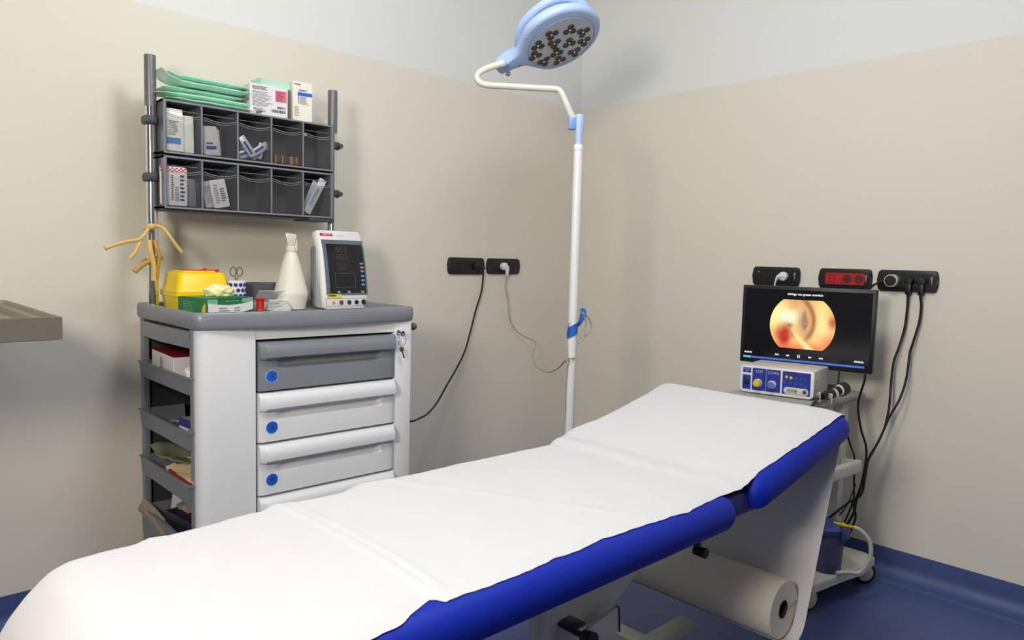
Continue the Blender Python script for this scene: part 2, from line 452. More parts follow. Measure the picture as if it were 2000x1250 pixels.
part('hanging_key', MB().box((-0.003, -0.03, -0.001), (0.003, 0.0, 0.001), 0.0006, M=FR(kk + V((0, 0, 0.004)), (1, 0, 0.35), (-0.35, 0, 1))).prism(circ(0, 0.003, 0.009, 16), -0.001, 0.001, M=FR(kk + V((0, 0, 0.004)), (1, 0, 0.35), (-0.35, 0, 1))), M_BRASS, lk)
b = MB(); b.box((-2.275, -0.605, 0.085), (-1.52, -0.08, 0.135), 0.02, 3)
for x in (-2.27, -1.53):
    for y in (-0.60, -0.085): b.lathe([(0.035, 0.09), (0.045, 0.10), (0.045, 0.20 if y > -0.3 and x < -2 else 0.15), (0.038, 0.212 if y > -0.3 and x < -2 else 0.16)], (x, y + (0.02 if y < -0.3 else -0.05), 0), 20)
part('base_bumper', b, M_GREY, tro)
for x in (-2.2, -1.6):
    for y in (-0.54, -0.17):
        part('caster', MB().cyl((x - 0.012, y, 0.04), (x + 0.012, y, 0.04), 0.04).box((x - 0.02, y - 0.02, 0.04), (x + 0.02, y + 0.02, 0.09), 0.004), M_RUBBER, tro)

# things in the side bins
def carton(name, label, cat, M, sx, sy, sz, m, group=None):
    """box thing with base centre at M; returns (thing, M)"""
    loc = M.translation
    t = thing(name, label, cat, loc, M.to_euler().z, group)
    part('box_body', MB().box((-sx / 2, -sy / 2, 0), (sx / 2, sy / 2, sz), 0.0012, 1, M=M), m, t)
    return t
Mx = T(-2.202, -0.285, 0.793) @ RZ(math.radians(-4))
t = carton('medicine_carton', 'white carton with dark red top in the uppermost open side bin', 'box', Mx, 0.12, 0.25, 0.088, M_CARD)
part('red_top', MB().box((-0.06, -0.125, 0.0882), (0.06, 0.125, 0.0892), M=Mx), M_DRED, t, label='dark red top face')
Ms = Mx @ FR((-0.0602, 0.125, 0.0), (0, -1, 0))
part('printed_label', bars(MB(), Ms, 0.105, 0.03, 0.135, 0.075, 5, 0.0004, 3, 0.8), M_INKL, t)
Me = Mx @ FR((-0.06, -0.1252, 0.0), (1, 0, 0))
part('red_emblem', MB().prism(rrect(0.05, 0.02, 0.085, 0.075, 0.003), 0, 0.0006, M=Me), M_DRED, t)
def crumple(c, sx, sy, sz, seed, M=None, k1=0.35, k2=0.18):
    b = bmesh.new(); bmesh.ops.create_icosphere(b, subdivisions=4, radius=1)
    for v in b.verts:
        p = v.co.copy(); k = 1 + k1 * noise.noise(p * 2.2 + V((seed, seed * 2, 3))) + k2 * noise.noise(p * 5 + V((seed, 1, seed)))
        v.co = V((p.x * k * sx, p.y * k * sy, max(-0.8, p.z * k) * sz)) + V(c)
    m = MB(); return m.addbm(b, M)
o = part('white_packet', crumple((-2.226, -0.490, 0.842), 0.032, 0.050, 0.028, 3), M_GAUZE); tag(o, 'crumpled white packet beside the red-topped carton in the uppermost open side bin', 'packet')
Mx = T(-2.210, -0.485, 0.629) @ RZ(0.06)
t = carton('small_carton', 'small white and navy open carton in the second open side bin', 'box', Mx, 0.10, 0.12, 0.072, M_CARD)
part('navy_band', MB().box((-0.0505, -0.0605, 0.05), (0.0505, 0.0605, 0.0722), M=Mx), M_NAVY, t, label='navy blue rim band')
part('red_emblem', MB().tube([Mx @ V((-0.0508, -0.02 + 0.014 * math.cos(2 * PI * i / 24), 0.03 + 0.018 * math.sin(2 * PI * i / 24))) for i in range(24)], 0.0015, 6, closed=True), M_RED, t)
part('contents', MB().box((-0.045, -0.055, 0.0715), (0.045, 0.055, 0.0735), M=Mx), M_TAUPE, t)
o = part('paper_slip', MB().slab(lambda u, v: (-2.25 + 0.08 * u, -0.42 + 0.11 * v, 0.672 + 0.006 * math.sin(3 * u + 4 * v)), 8, 8, 0.002), M_CARD); tag(o, 'white paper slip behind the navy carton in the second open side bin', 'paper')
def flop(c, ex, ey, h, seed, th, nu=14, nv=14):
    c, ex, ey = V(c), V(ex), V(ey)
    return MB().slab(lambda u, v: c + ex * u + ey * v + V((0, 0, h * noise.noise(V((u * 2 + seed, v * 2, seed * 1.7))))), nu, nv, th)
o = part('clear_packet', flop((-2.27, -0.18, 0.548), (0.11, 0, 0.005), (0.0, -0.2, -0.01), 0.03, 5, 0.006), mat('olive_packet', rgb(128, 132, 108), 0.5)); tag(o, 'olive grey flat packet at the back of the third open side bin', 'packet')
o = part('folded_paper', flop((-2.272, -0.33, 0.522), (0.12, 0, 0.038), (0.0, -0.235, 0.002), 0.02, 9, 0.010), M_CREAMP); tag(o, 'folded cream paper wrap sticking out of the third open side bin', 'paper')
o = part('red_folder', MB().box((-2.274, -0.555, 0.470), (-2.268, -0.36, 0.529), 0.002), M_DRED); tag(o, 'thin dark red folder along the front of the third open side bin', 'folder')
for k, (y, z, w) in enumerate(((-0.165, 0.375, 0.05), (-0.235, 0.40, 0.055))):
    o = part('instruction_card', MB().box((-0.003, -w / 2, 0), (0.003, w / 2, 0.14), 0.001, 1, M=T(-2.20 - 0.02 * k, y, z - 0.14) @ RY(0.12) @ RZ(0.15)), M_CARD)
    tag(o, ('shorter white card standing at the back of the lowest side bin', 'taller white card standing beside the navy box in the lowest side bin')[k], 'card')
o = part('crumpled_wrapper', crumple((-2.19, -0.33, 0.37), 0.045, 0.07, 0.032, 11), mat('brown_wrap', rgb(150, 138, 128), 0.7)); tag(o, 'crumpled brownish wrapper behind the navy box in the lowest side bin', 'wrapper')
o = part('navy_box', MB().box((-0.05, -0.115, 0), (0.05, 0.115, 0.135), 0.002, 1, M=T(-2.205, -0.41, 0.245) @ RZ(0.1)), mat('dark_navy_card', rgb(28, 26, 52), 0.5)); tag(o, 'dark navy box standing in the lowest side bin', 'box')
o = part('folded_leaflet', MB().slab(lambda u, v: (-2.290 - 0.008 * math.sin(PI * v) + 0.02 * u + 0.02 * v, -0.125 - 0.44 * u, 0.352 - 0.060 * u + 0.035 * (v - 0.5) + 0.004 * math.sin(9 * u)), 20, 8, 0.005), M_TAUPE); tag(o, 'taupe folded leaflet poking out over the rim of the lowest side bin', 'leaflet')

# ------------------------------------------------------------------ bin rack on two uprights
rk = thing('bin_rack', 'grey rack of ten clear tilt bins on two chrome uprights above the trolley', 'storage rack', (-1.9, -0.10, 1.005))
PLX, PRX, PY = -2.2575, -1.614, -0.19
for x, zt, lab in ((PLX, 1.812, 'left'), (PRX, 1.814, 'right')):
    b = MB().tube([(x, PY, 1.030 if lab == 'left' else 1.006), (x, PY, 1.50), (x, PY, zt)], [0.0165] * 3, 20)
    part('upright', b, M_CHROME, rk)
    part('upright_sleeve', MB().cyl((x, PY, zt - 0.155), (x, PY, zt + 0.003), 0.0175, n=20), mat('sleeve_grey_' + lab, rgb(120, 119, 122), 0.35, 0.4), rk)
    for z in (1.612, 1.434):
        s = -1 if lab == 'left' else 1
        b = MB().box((x - 0.021 + s * 0.004, PY - 0.024, z - 0.014), (x + 0.021 + s * 0.004, PY + 0.022, z + 0.016), 0.01, 3)
        b.cyl((x + s * 0.02, PY - 0.03, z), (x + s * 0.02, PY - 0.018, z), 0.009)
        part('clamp', b, M_DGREY, rk)
RX0, RX1, RF, RB_ = -2.2405, -1.648, -0.253, -0.122
def bin_row(z0, z1):
    b = MB(); th = 0.006
    b.box((RX0, RF, z1 - th), (RX1, RB_, z1)); b.box((RX0, RF, z0), (RX1, RB_, z0 + th)); b.box((RX0, RB_ - 0.006, z0), (RX1, RB_, z1))
    n = 5; w = (RX1 - RX0) / n
    for i in range(n + 1):
        x = RX0 + w * i; e = 0.0035 if 0 < i < n else 0.005
        x = min(max(x, RX0 + e), RX1 - e)
        b.box((x - e, RF, z0), (x + e, RB_, z1))
    row = part('bin_row', b, M_RACK, rk)
    q = MB()
    for z in (z0, z1 - 0.006): q.box((RX0, RF - 0.002, z), (RX1, RF + 0.0005, z + 0.006), 0.0006, 1)
    for i in range(n + 1):
        x = RX0 + w * i; x = min(max(x, RX0 + 0.003), RX1 - 0.003); e = 0.0022 if 0 < i < n else 0.003
        q.box((x - e, RF - 0.002, z0 + 0.006), (x + e, RF + 0.0005, z1 - 0.006), 0.0006, 1)
    part('front_frame', q, M_FRONT, row)
    inn = MB().box((RX0 + 0.006, RB_ - 0.012, z0 + 0.006), (RX1 - 0.006, RB_ - 0.006, z1 - 0.006))
    part('back_lining', inn, M_RACKIN, row)
    for i in range(n):
        a, c = RX0 + w * i + 0.0055, RX0 + w * (i + 1) - 0.0055
        zt = z1 - 0.040; zb = z0 + 0.0075
        b = MB()
        pr = lambda dz, y: [V((a + (c - a) * k / 10, y - 0.006 * math.sin(PI * k / 10) * (dz > 0.5), zb + (zt - zb) * dz - (0.010 * math.sin(PI * k / 10) if dz > 0.5 else 0))) for k in range(11)]
        b.loft([pr(0, RF + 0.003), pr(0.5, RF + 0.003), pr(1, RF + 0.001)], cap=False, closed=False)
        b.box((a, RF + 0.003, zb), (c, RB_ - 0.03, zb + 0.002))
        b.box((a, RF + 0.003, zb), (a + 0.0015, RB_ - 0.03, zt)); b.box((c - 0.0015, RF + 0.003, zb), (c, RB_ - 0.03, zt))
        bn = part('tilt_bin', b, M_SMOKE, row, recalc=False)
        b = MB(); top = pr(1, RF - 0.001)
        b.tube(top, 0.0011, 6); b.tube([p + V((0, 0, -0.007)) for p in top], 0.0007, 6)
        b.tube([V((a, RF + 0.012, zt + 0.012)), V((c, RF + 0.012, zt + 0.012))], 0.0008, 6)
        part('bin_lip', b, M_LIP, row)
    return row
bin_row(1.510, 1.676); bin_row(1.338, 1.502)
b = MB(); b.box((-2.24, RF + 0.02, 1.332), (-1.650, RB_, 1.338)); b.box((RX1 - 0.09, RF + 0.002, 1.326), (RX1 + 0.01, RB_, 1.338), 0.003)
b.box((-2.24, RF + 0.03, 1.500), (-1.650, RB_, 1.512))
part('base_rail', b, M_DGREY, rk)
part('end_plate', MB().box((RX1 - 0.0005, RF + 0.004, 1.336), (RX1 + 0.010, RB_ + 0.012, 1.680), 0.0015), M_RACK, rk)
for z in (1.434, 1.612): part('link_plate', MB().box((RX1 + 0.008, PY - 0.01, z - 0.02), (PRX - 0.012, PY + 0.01, z + 0.02)), M_RACK, rk)

# contents of the bins: standing packets built in a local frame (x right, y up, z towards the room)
def packet(name, label, cat, c, w, h, th, tilt, m, lean=0.12, group=None, marks=(), bulge=0.0):
    M = T(*c) @ FR((0, 0, 0), (1, 0, 0)) @ RX(-lean) @ RZ(tilt)
    t = thing(name, label, cat, c, 0, group)
    b = MB()
    if bulge:
        b.slab(lambda u, v: (w * (u - 0.5), h * v, bulge * math.sin(PI * u) * math.sin(PI * v) + 0.002 * noise.noise(V((u * 4, v * 4, c[0] * 9)))), 10, 12, th, M)
    else:
        b.prism(rrect(-w / 2, 0, w / 2, h, min(w, h) * 0.09), -th / 2, th / 2, 0.0008, M)
    part('packet_body', b, m, t)
    for nm, mm, x0, y0, x1, y1, rows in marks:
        q = MB()
        if rows: bars(q, M, -w / 2 + x0 * w, y0 * h, -w / 2 + x1 * w, y1 * h, rows, th / 2 + bulge * 0.9 + 0.0008, sum(map(ord, nm)) % 7 + int(c[0] * -100), 0.5)
        else: q.prism(rrect(-w / 2 + x0 * w, y0 * h, -w / 2 + x1 * w, y1 * h, 0.001), th / 2 + bulge * 0.4, th / 2 + bulge * 1.0 + 0.0012, M=M)
        part(nm, q, mm, t)
    return t
ZU, ZL = 1.5205, 1.3485
# upper row, first bin: gauze packs
packet('gauze_packet', 'white gauze packet with sky blue label at the front of the upper left bin', 'packet', (-2.207, -0.234, ZU), 0.062, 0.132, 0.010, 0.0, M_GAUZE, 0.03,
       marks=(('blue_label', M_SKYI, 0.20, 0.17, 0.86, 0.31, 0), ('label_print', M_INKL, 0.30, 0.36, 0.80, 0.72, 9)), bulge=0.004)
for i in range(4):
    packet('gauze_packet', ['plain white gauze packet just behind the labelled one in the upper left bin', 'plain white gauze packet right of the labelled one, slightly lower, in the upper left bin', 'narrow white gauze packet second from the divider in the upper left bin', 'rearmost white gauze packet against the divider in the upper left bin'][i], 'packet',
           (-2.184 + 0.004 * i, -0.221 + 0.014 * i, ZU), 0.092 - 0.004 * i, 0.118 - 0.003 * i, 0.010, 0.0, M_GAUZE, 0.03, 'plain gauze packets in the upper left bin', bulge=0.003)
packet('swab_packet', 'small white packet with a violet blue label leaning in the second upper bin', 'packet', (-2.085, -0.236, ZU), 0.054, 0.094, 0.006, 0.10, M_CARDG, 0.05,
       marks=(('blue_label', M_NAVY, 0.22, 0.20, 0.84, 0.32, 0), ('label_print', M_INK, 0.25, 0.36, 0.80, 0.46, 1)))
packet('swab_packet', 'second small white packet just behind the violet blue labelled one', 'packet', (-2.078, -0.226, ZU), 0.056, 0.088, 0.006, 0.06, M_CARDG, 0.06)
rd = random.Random(5)
lbl3 = ['steep foil sachet leaning across the left of the third upper bin', 'foil sachet lying to the right in the third upper bin', 'foil sachet lying at the bottom left of the third upper bin', 'crinkled foil sachet standing at the right of the third upper bin', 'foil sachet half hidden at the back of the third upper bin', 'short foil sachet in the middle of the pile in the third upper bin']
for i, (x, z, a, y) in enumerate(((-1.966, ZU + 0.004, 0.62, -0.240), (-1.922, ZU + 0.008, -0.95, -0.228), (-1.965, ZU + 0.001, -1.2, -0.228), (-1.918, ZU + 0.002, -0.35, -0.216), (-1.950, ZU + 0.002, -0.6, -0.204), (-1.945, ZU + 0.001, 0.9, -0.216))):
    h = 0.074 if i < 2 else 0.055
    packet('foil_sachet', lbl3[i], 'sachet', (x + (0.022 if a > 0.5 else -0.026 if a < -0.5 else 0), y, z + 0.01), 0.024, h, 0.003, a, M_FOIL, 0.05, 'foil sachets in the third upper bin', marks=(('blue_print', M_NAVY, 0.3, 0.1, 0.62, 0.75, 0),))
# fourth bin: strip of brown ampoules
t = thing('ampoule_strip', 'row of dark brown ampoules with copper bands in the fourth upper bin', 'ampoules', (-1.825, -0.235, ZU))
part('brown_body', MB().box((-1.872, -0.243, ZU), (-1.774, -0.215, ZU + 0.026), 0.002), M_DBROWN, t)
for x, w in ((-1.868, 0.006), (-1.842, 0.006), (-1.812, 0.012), (-1.790, 0.006)):
    part('copper_band', MB().box((x, -0.2445, ZU - 0.0002), (x + w, -0.214, ZU + 0.0275), 0.0008, 1), M_COPPER, t)
o = part('white_tag', MB().box((-1.762, -0.242, 1.627), (-1.748, -0.2395, 1.636), 0.0005, 1), M_CARD); tag(o, 'tiny white tag at the top left of the fifth upper bin', 'tag')
# lower row, first bin: suture packets with red checked band
def check_band(M, w, h, t):
    b = MB(); n = 9
    for i in range(n):
        for j in range(3):
            if (i + j) % 2 == 0: b.box((-w / 2 + w * i / n, h * (0.86 + 0.04 * j), 0.0021), (-w / 2 + w * (i + 1) / n, h * (0.90 + 0.04 * j), 0.0028), M=M)
    part('red_check_band', b, M_RED, t)
for i in range(2):
    c = ((-2.197, -0.240, ZL), (-2.214, -0.230, ZL + 0.001))[i]
    t = packet('suture_packet', ('front white suture packet with red checked band in the lower left bin', 'white suture packet peeking out left behind the front one in the lower left bin')[i], 'packet', c, 0.062, 0.122, 0.004, 0.0, M_CARD, 0.02,
               marks=(('label_print', M_INK, 0.22, 0.12, 0.36, 0.80, 14), ('fine_print', M_INKL, 0.40, 0.10, 0.62, 0.5, 9), ('large_print', M_INK, 0.66, 0.10, 0.9, 0.82, 7)) if i == 0 else ())
    check_band(T(*c) @ FR((0, 0, 0), (1, 0, 0)) @ RX(-0.02), 0.060, 0.122, t)
for i in range(3):
    packet('clear_sleeve', ('clear grey sleeve leaning nearest the front beside the suture packets', 'clear grey sleeve in the middle beside the suture packets', 'clear grey sleeve against the divider beside the suture packets')[i], 'sleeve', (-2.150 + 0.007 * i, -0.228 + 0.012 * i, ZL), 0.030, 0.090 - 0.004 * i, 0.003, 0.0, M_CARDG if i == 1 else M_GREYB, 0.05, 'clear sleeves in the lower left bin')
for i, (x, a, y) in enumerate(((-2.052, 0.20, -0.240), (-2.077, 0.19, -0.231), (-2.090, 0.17, -0.222))):
    packet('suture_packet', ('front tilted white suture packet in the second lower bin', 'middle tilted white suture packet in the second lower bin', 'rear tilted white suture packet mostly hidden in the second lower bin')[i], 'packet', (x, y, ZL + 0.004), 0.053, 0.092 - 0.006 * i, 0.004, a, M_CARD if i == 0 else M_CARDG, 0.03,
           marks=(('label_print', M_INKL, 0.18, 0.15, 0.50, 0.85, 10), ('large_print', M_INK, 0.55, 0.2, 0.9, 0.7, 6)) if i < 2 else ())
t = packet('syringe_packet', 'pale blue printed syringe sleeve leaning diagonally in the last lower bin', 'packet', (-1.745, -0.238, ZL + 0.006), 0.028, 0.142, 0.005, -0.50, mat('pale_blue_sleeve', rgb(196, 208, 216), 0.4), 0.02, marks=(('label_print', M_INKL, 0.2, 0.2, 0.8, 0.75, 14),))
packet('syringe_packet', 'clear sleeve lying behind the pale blue diagonal one in the last lower bin', 'packet', (-1.752, -0.226, ZL + 0.005), 0.024, 0.128, 0.004, -0.42, M_FILM, 0.02)

# ------------------------------------------------------------------ on top of the rack
ZT = 1.6765
pouch_lab = ['bottom green sterile pouch under the stack on the rack', 'second green sterile pouch from the bottom with white film edge', 'third green sterile pouch from the bottom of the stack on the rack', 'fourth green sterile pouch from the bottom of the stack on the rack', 'topmost green sterile pouch of the stack on the rack']
for i in range(5):
    z = ZT + 0.0105 + 0.0185 * i; L = (0.315, 0.31, 0.275, 0.275, 0.265)[i]; x0 = -2.226 + 0.004 * (i % 2) + (0.012 if i > 2 else 0)
    s = i * 1.37
    def fn(u, v, z=z, L=L, x0=x0, s=s, i=i):
        e = (2 * u - 1) ** 2 * (2 * v - 1) ** 2
        lift = 0.010 * max(0, 0.12 - u) / 0.12 * (1 if i in (3, 4) else -0.2) - 0.006 * max(0, u - 0.85) / 0.15 * (i < 2)
        return V((x0 + L * u, -0.238 + 0.011 * (i % 3) + 0.105 * v, z + lift + 0.002 * noise.noise(V((u * 5 + s, v * 3, s)))))
    t = thing('sterile_pouch', pouch_lab[i], 'pouch', (x0 + L / 2, -0.19, z - 0.006), 0, 'green sterile pouches on the rack')
    # soft pillow: thicker in the middle
    b = MB(); nu, nv = 24, 8
    up = lambda u, v, fn=fn: fn(u, v) + V((0, 0, 0.0012 + 0.0085 * min(1, 6 * u, 6 * (1 - u)) * min(1, 4 * v, 4 * (1 - v))))
    dn = lambda u, v, fn=fn: fn(u, v) - V((0, 0, 0.0002 + 0.0075 * min(1, 6 * u, 6 * (1 - u)) * min(1, 4 * v, 4 * (1 - v))))
    rings = []
    for k in range(nu + 1):
        u = k / nu; rings.append([up(u, j / nv) for j in range(nv + 1)] + [dn(u, j / nv) for j in range(nv, -1, -1)])
    b.loft(rings); part('pouch_body', b, M_MINT if i % 2 else M_MINTD, t)
    part('sealed_edge', MB().slab(lambda u, v, fn=fn: fn(0.0 - 0.10 * u if i in (1, 3) else 1.0 + 0.07 * u, v) + V((0, 0, 0.014 * u * (1 if i == 3 else -0.3))), 4, 6, 0.0012), M_POUCHW if i in (0, 1, 3) else M_MINT, t)
    if i < 3:
        q = MB()
        for k in range(3):
            p = fn(0.93, 0.0); q.box((p.x + 0.007 * k, p.y - 0.0035, p.z - 0.004 + 0.002 * k), (p.x + 0.004 + 0.007 * k, p.y - 0.0015, p.z + 0.004 + 0.002 * k))
        part('indicator_mark', q, mat('olive_mark_%d' % i, rgb(96, 92, 40), 0.6), t)
Mb = T(-1.8825, -0.1845, ZT + 0.0005) @ RZ(-0.09)
t = carton('dressing_carton', 'white carton with pink label and black print on top of the rack', 'box', Mb, 0.132, 0.112, 0.104, M_CARD)
Mf = Mb @ FR((-0.066, -0.0563, 0), (1, 0, 0))
part('pink_label', MB().prism([(0.088, 0.052), (0.127, 0.052), (0.127, 0.090), (0.088, 0.090)], 0, 0.0005, M=Mf), M_PINK, t)
part('label_print', bars(bars(bars(MB(), Mf, 0.008, 0.084, 0.062, 0.097, 3, 0.0003, 2, 0.5), Mf, 0.008, 0.028, 0.080, 0.080, 13, 0.0003, 9, 0.3), Mf, 0.012, 0.010, 0.058, 0.024, 3, 0.0003, 4, 0.4), M_INK, t)
part('pink_print', bars(MB(), Mf, 0.090, 0.054, 0.125, 0.088, 6, 0.0006, 6, 0.4), M_DRED, t)
q = MB(); rd = random.Random(3); x = 0.074
while x < 0.125:
    w = rd.uniform(0.0008, 0.0026); q.box((x, 0.014, 0), (x + w, 0.024, 0.0004), M=Mf); x += w + rd.uniform(0.0006, 0.0018)
x = 0.094
while x < 0.123:
    w = rd.uniform(0.0008, 0.002); q.box((x, 0.028, 0), (x + w, 0.036, 0.0004), M=Mf); x += w + rd.uniform(0.0006, 0.0016)
part('barcode', q, M_INK, t)
Mb2 = T(-1.757, -0.1865, ZT + 0.0005) @ RZ(-0.12)
t = carton('dressing_carton', 'narrow white carton with blue stripe beside the pink labelled carton on the rack', 'box', Mb2, 0.072, 0.112, 0.137, mat('ivory_card', rgb(232, 228, 216), 0.5))
Mf = Mb2 @ FR((-0.036, -0.0563, 0), (1, 0, 0))
part('blue_stripe', MB().prism([(0.018, 0.088), (0.071, 0.088), (0.071, 0.100), (0.018, 0.100)], 0, 0.0005, M=Mf).box((0.020, 0.060, 0), (0.0225, 0.087, 0.0005), M=Mf), M_BLUEI, t)
part('label_print', bars(bars(bars(MB(), Mf, 0.006, 0.124, 0.03, 0.130, 1, 0.0003, 2), Mf, 0.022, 0.103, 0.06, 0.110, 2, 0.0003, 5), Mf, 0.025, 0.058, 0.062, 0.086, 8, 0.0003, 7, 0.35), M_INK, t)
part('fine_print', bars(MB(), Mf, 0.006, 0.015, 0.03, 0.052, 7, 0.0003, 8, 0.4), M_INKL, t)
o = part('green_cloth', flop((-1.905, -0.215, 1.798), (0.115, 0.01, -0.002), (0.0, 0.08, 0.0), 0.012, 2, 0.022, 18, 12), M_MINTD); tag(o, 'folded green cloth wrap lying on the pink labelled carton', 'cloth')

# ------------------------------------------------------------------ tourniquet tubes knotted on the left upright
def knot(cx, cy, cz, R, m, parent, r=0.006, tiltx=0.25):
    pts = [V((cx + R * math.cos(q), cy + R * math.sin(q), cz + tiltx * R * math.cos(q))) for q in [2 * PI * i / 24 for i in range(24)]]
    b = MB().tube(pts, r, 10, closed=True); b.ball((cx - 0.008, cy - R, cz), 0.011, (1.3, 0.9, 0.9))
    return b
P = lambda px, py, y=-0.135: at(px, py, 'y', y - 0.088)
t = thing('tourniquet', 'tan rubber tourniquet tied high on the left chrome upright with a long end hanging right', 'tourniquet', (PLX, PY, 1.28))
b = MB(); zk = P(296, 442).z
part('knot_loop', knot(PLX, PY, zk, 0.0225, M_RUBT, t), M_RUBT, t)
part('tube_end', MB().tube(catmull([P(303, 441), P(318, 445, -0.15), P(334, 465, -0.16), P(346, 482, -0.16), P(355, 493, -0.16)]), 0.0055, 10), M_RUBT, t)
part('tube_end', MB().tube(catmull([P(290, 446), P(282, 458, -0.14), P(270, 468, -0.145), P(250, 471, -0.15), P(225, 478, -0.15), P(205, 485, -0.15)]), [0.0055] * 36 + [0.0056, 0.006, 0.0065, 0.0075, 0.008], 10), M_RUBT, t)
part('tube_end', MB().tube(catmull([P(276, 468), P(270, 480, -0.15), P(262, 495, -0.155), P(253, 505, -0.155)]), 0.0055, 10), M_RUBT, t)
t = thing('tourniquet', 'brown rubber tourniquet knotted lower on the left chrome upright just above the yellow box', 'tourniquet', (PLX, PY, 1.16))
zk = P(298, 508).z
part('knot_loop', knot(PLX, PY, zk, 0.024, M_RUBB, t, 0.0075, 0.3), M_RUBB, t)
part('tube_end', MB().tube(catmull([P(292, 510), P(280, 516, -0.15), P(270, 524, -0.15), P(263, 531, -0.15)]), [0.0075] * 20 + [0.0076, 0.008, 0.0085, 0.009, 0.0095], 10), M_RUBB, t)
part('tube_end', MB().tube(catmull([P(292, 470), P(293, 486, -0.140), P(296, 500, -0.140), P(300, 520, -0.138), P(300, 548, -0.135)]), 0.0085, 10), M_RUBT, t)
part('tube_end', MB().tube(catmull([P(302, 470, -0.13), P(306, 485, -0.138), P(311, 500, -0.138), P(308, 525, -0.132), P(306, 545, -0.130)]), 0.006, 10), M_RUBB, t)

# ------------------------------------------------------------------ items on the trolley top
ZS = 1.006
def tray_thing(name, label, cat, x, y, rz=0.0): return thing(name, label, cat, (x, y, ZS), rz)
# sharps container
SX, SY = -2.126, -0.195
M0 = T(SX, SY, ZS)
t = tray_thing('sharps_container', 'yellow sharps container with red catches on the trolley top', 'sharps container', SX, SY)
def rr3(hx, hy, r, z): return [M0 @ V((x, y, z)) for x, y in rrect(-hx, -hy, hx, hy, r)]
part('body', MB().loft([rr3(0.076, 0.072, 0.012, 0), rr3(0.080, 0.076, 0.014, 0.004), rr3(0.084, 0.081, 0.014, 0.050), rr3(0.089, 0.086, 0.014, 0.052), rr3(0.089, 0.086, 0.014, 0.066)]), M_YEL, t)
part('lid', MB().loft([rr3(0.089, 0.086, 0.014, 0.0665), rr3(0.086, 0.083, 0.016, 0.072), rr3(0.083, 0.080, 0.016, 0.078), rr3(0.077, 0.072, 0.02, 0.122), rr3(0.073, 0.068, 0.02, 0.128), rr3(0.067, 0.062, 0.02, 0.130)]).box((-0.060, -0.06, 0.128), (0.045, 0.05, 0.1345), 0.004, 2, M=M0), M_YEL, t)
part('red_catch', MB().prism([(-0.05, -0.02), (0.03, -0.03), (0.03, 0.0), (-0.05, 0.0)], 0.134, 0.1375, M=M0).tube([M0 @ V((0.022, -0.03, 0.137)), M0 @ V((0.062, -0.035, 0.137))], 0.002, 8).lathe([(0.001, 0), (0.006, 0.001), (0.006, 0.009), (0.001, 0.010)], M=M0 @ T(0.020, -0.03, 0.134), n=16).lathe([(0.001, 0), (0.006, 0.001), (0.006, 0.009), (0.001, 0.010)], M=M0 @ T(0.058, -0.035, 0.130), n=16), M_RED, t, label='red lid catches')
Ms = M0 @ FR((-0.0815, 0.07, 0.0), (0, -1, 0), (0.12, 0, 1))
part('warning_print', bars(MB().box((0.022, 0.088, 0.0005), (0.034, 0.116, 0.0016), M=Ms), Ms, 0.040, 0.085, 0.085, 0.118, 6, 0.001, 4, 0.4), mat('olive_print', rgb(120, 104, 10), 0.5), t)
# glove box
GA = V((-2.213, -0.512, ZS)); ga = math.radians(12)
Mg = T(*GA) @ RZ(ga); gw, gd, gh = 0.162, 0.145, 0.060
t = thing('glove_box', 'green disposable glove carton with white label stripe at the front of the trolley top', 'glove box', Mg @ V((gw / 2, gd / 2, 0)), ga)
b = MB()
b.box((0, 0, 0), (gw, gd, gh - 0.002), 0.001, 1, M=Mg)
b.prism([(0, 0), (gw, 0), (gw, gd), (0, gd)], gh - 0.002, gh, M=Mg)
b.slab(lambda u, v: (gw * u, -0.001, gh - 0.004 + 0.008 * v * (0.2 + math.sin(PI * u) * 0.8)), 12, 4, 0.002, Mg)
part('carton', b, M_GREEN, t)
Mf = Mg @ FR((0, -0.0022, 0), (1, 0, 0))
arc = lambda u: 0.0065 * (2 * abs(u - 0.45)) ** 2
part('white_stripe', MB().slab(lambda u, v: (0.006 + (gw - 0.007) * u, 0.012 + 0.026 * v + arc(u) * 1.4, 0.0006), 16, 3, 0.0006, Mf), M_CARD, t)
part('pale_corner', MB().slab(lambda u, v: (0.122 + 0.039 * u, 0.044 + 0.012 * v + 0.004 * u, 0.0006), 6, 2, 0.0005, Mf), M_GREENL, t)
part('pale_corner', MB().slab(lambda u, v: (0.004 + 0.034 * u, 0.041 + 0.015 * v, 0.0006), 6, 2, 0.0005, Mf), M_GREENL, t)
q = MB(); Ml_ = Mg @ FR((-0.0007, gd, 0), (0, -1, 0))
q.prism([(gd - 0.0, 0.004), (gd - 0.014, 0.006), (gd - 0.018, 0.022), (gd - 0.010, 0.038), (gd - 0.0, 0.044)], 0, 0.0006, M=Ml_)
part('yellow_crescent', q, M_KNOBY, t)
text('front_lettering', 'BIOSOFT PF', 0.0085, Mf @ T(0.088, 0.049, 0.0011), M_GREENL, t, 0.0003)
part('stripe_print', bars(bars(MB(), Mf, 0.042, 0.017, 0.082, 0.032, 2, 0.0011, 4, 0.5), Mf, 0.095, 0.017, 0.125, 0.032, 2, 0.0011, 8, 0.5), M_INKL, t)
part('side_print', bars(MB(), Ml_, 0.03, 0.012, 0.10, 0.048, 6, 0.0004, 5, 0.35), M_GREENL, t)
o = part('latex_glove', crumple(Mg @ V((0.100, 0.085, gh + 0.014)), 0.046, 0.034, 0.024, 7, k1=0.22, k2=0.10), M_CREAM); tag(o, 'crumpled cream latex glove sticking out of the green glove carton', 'glove')
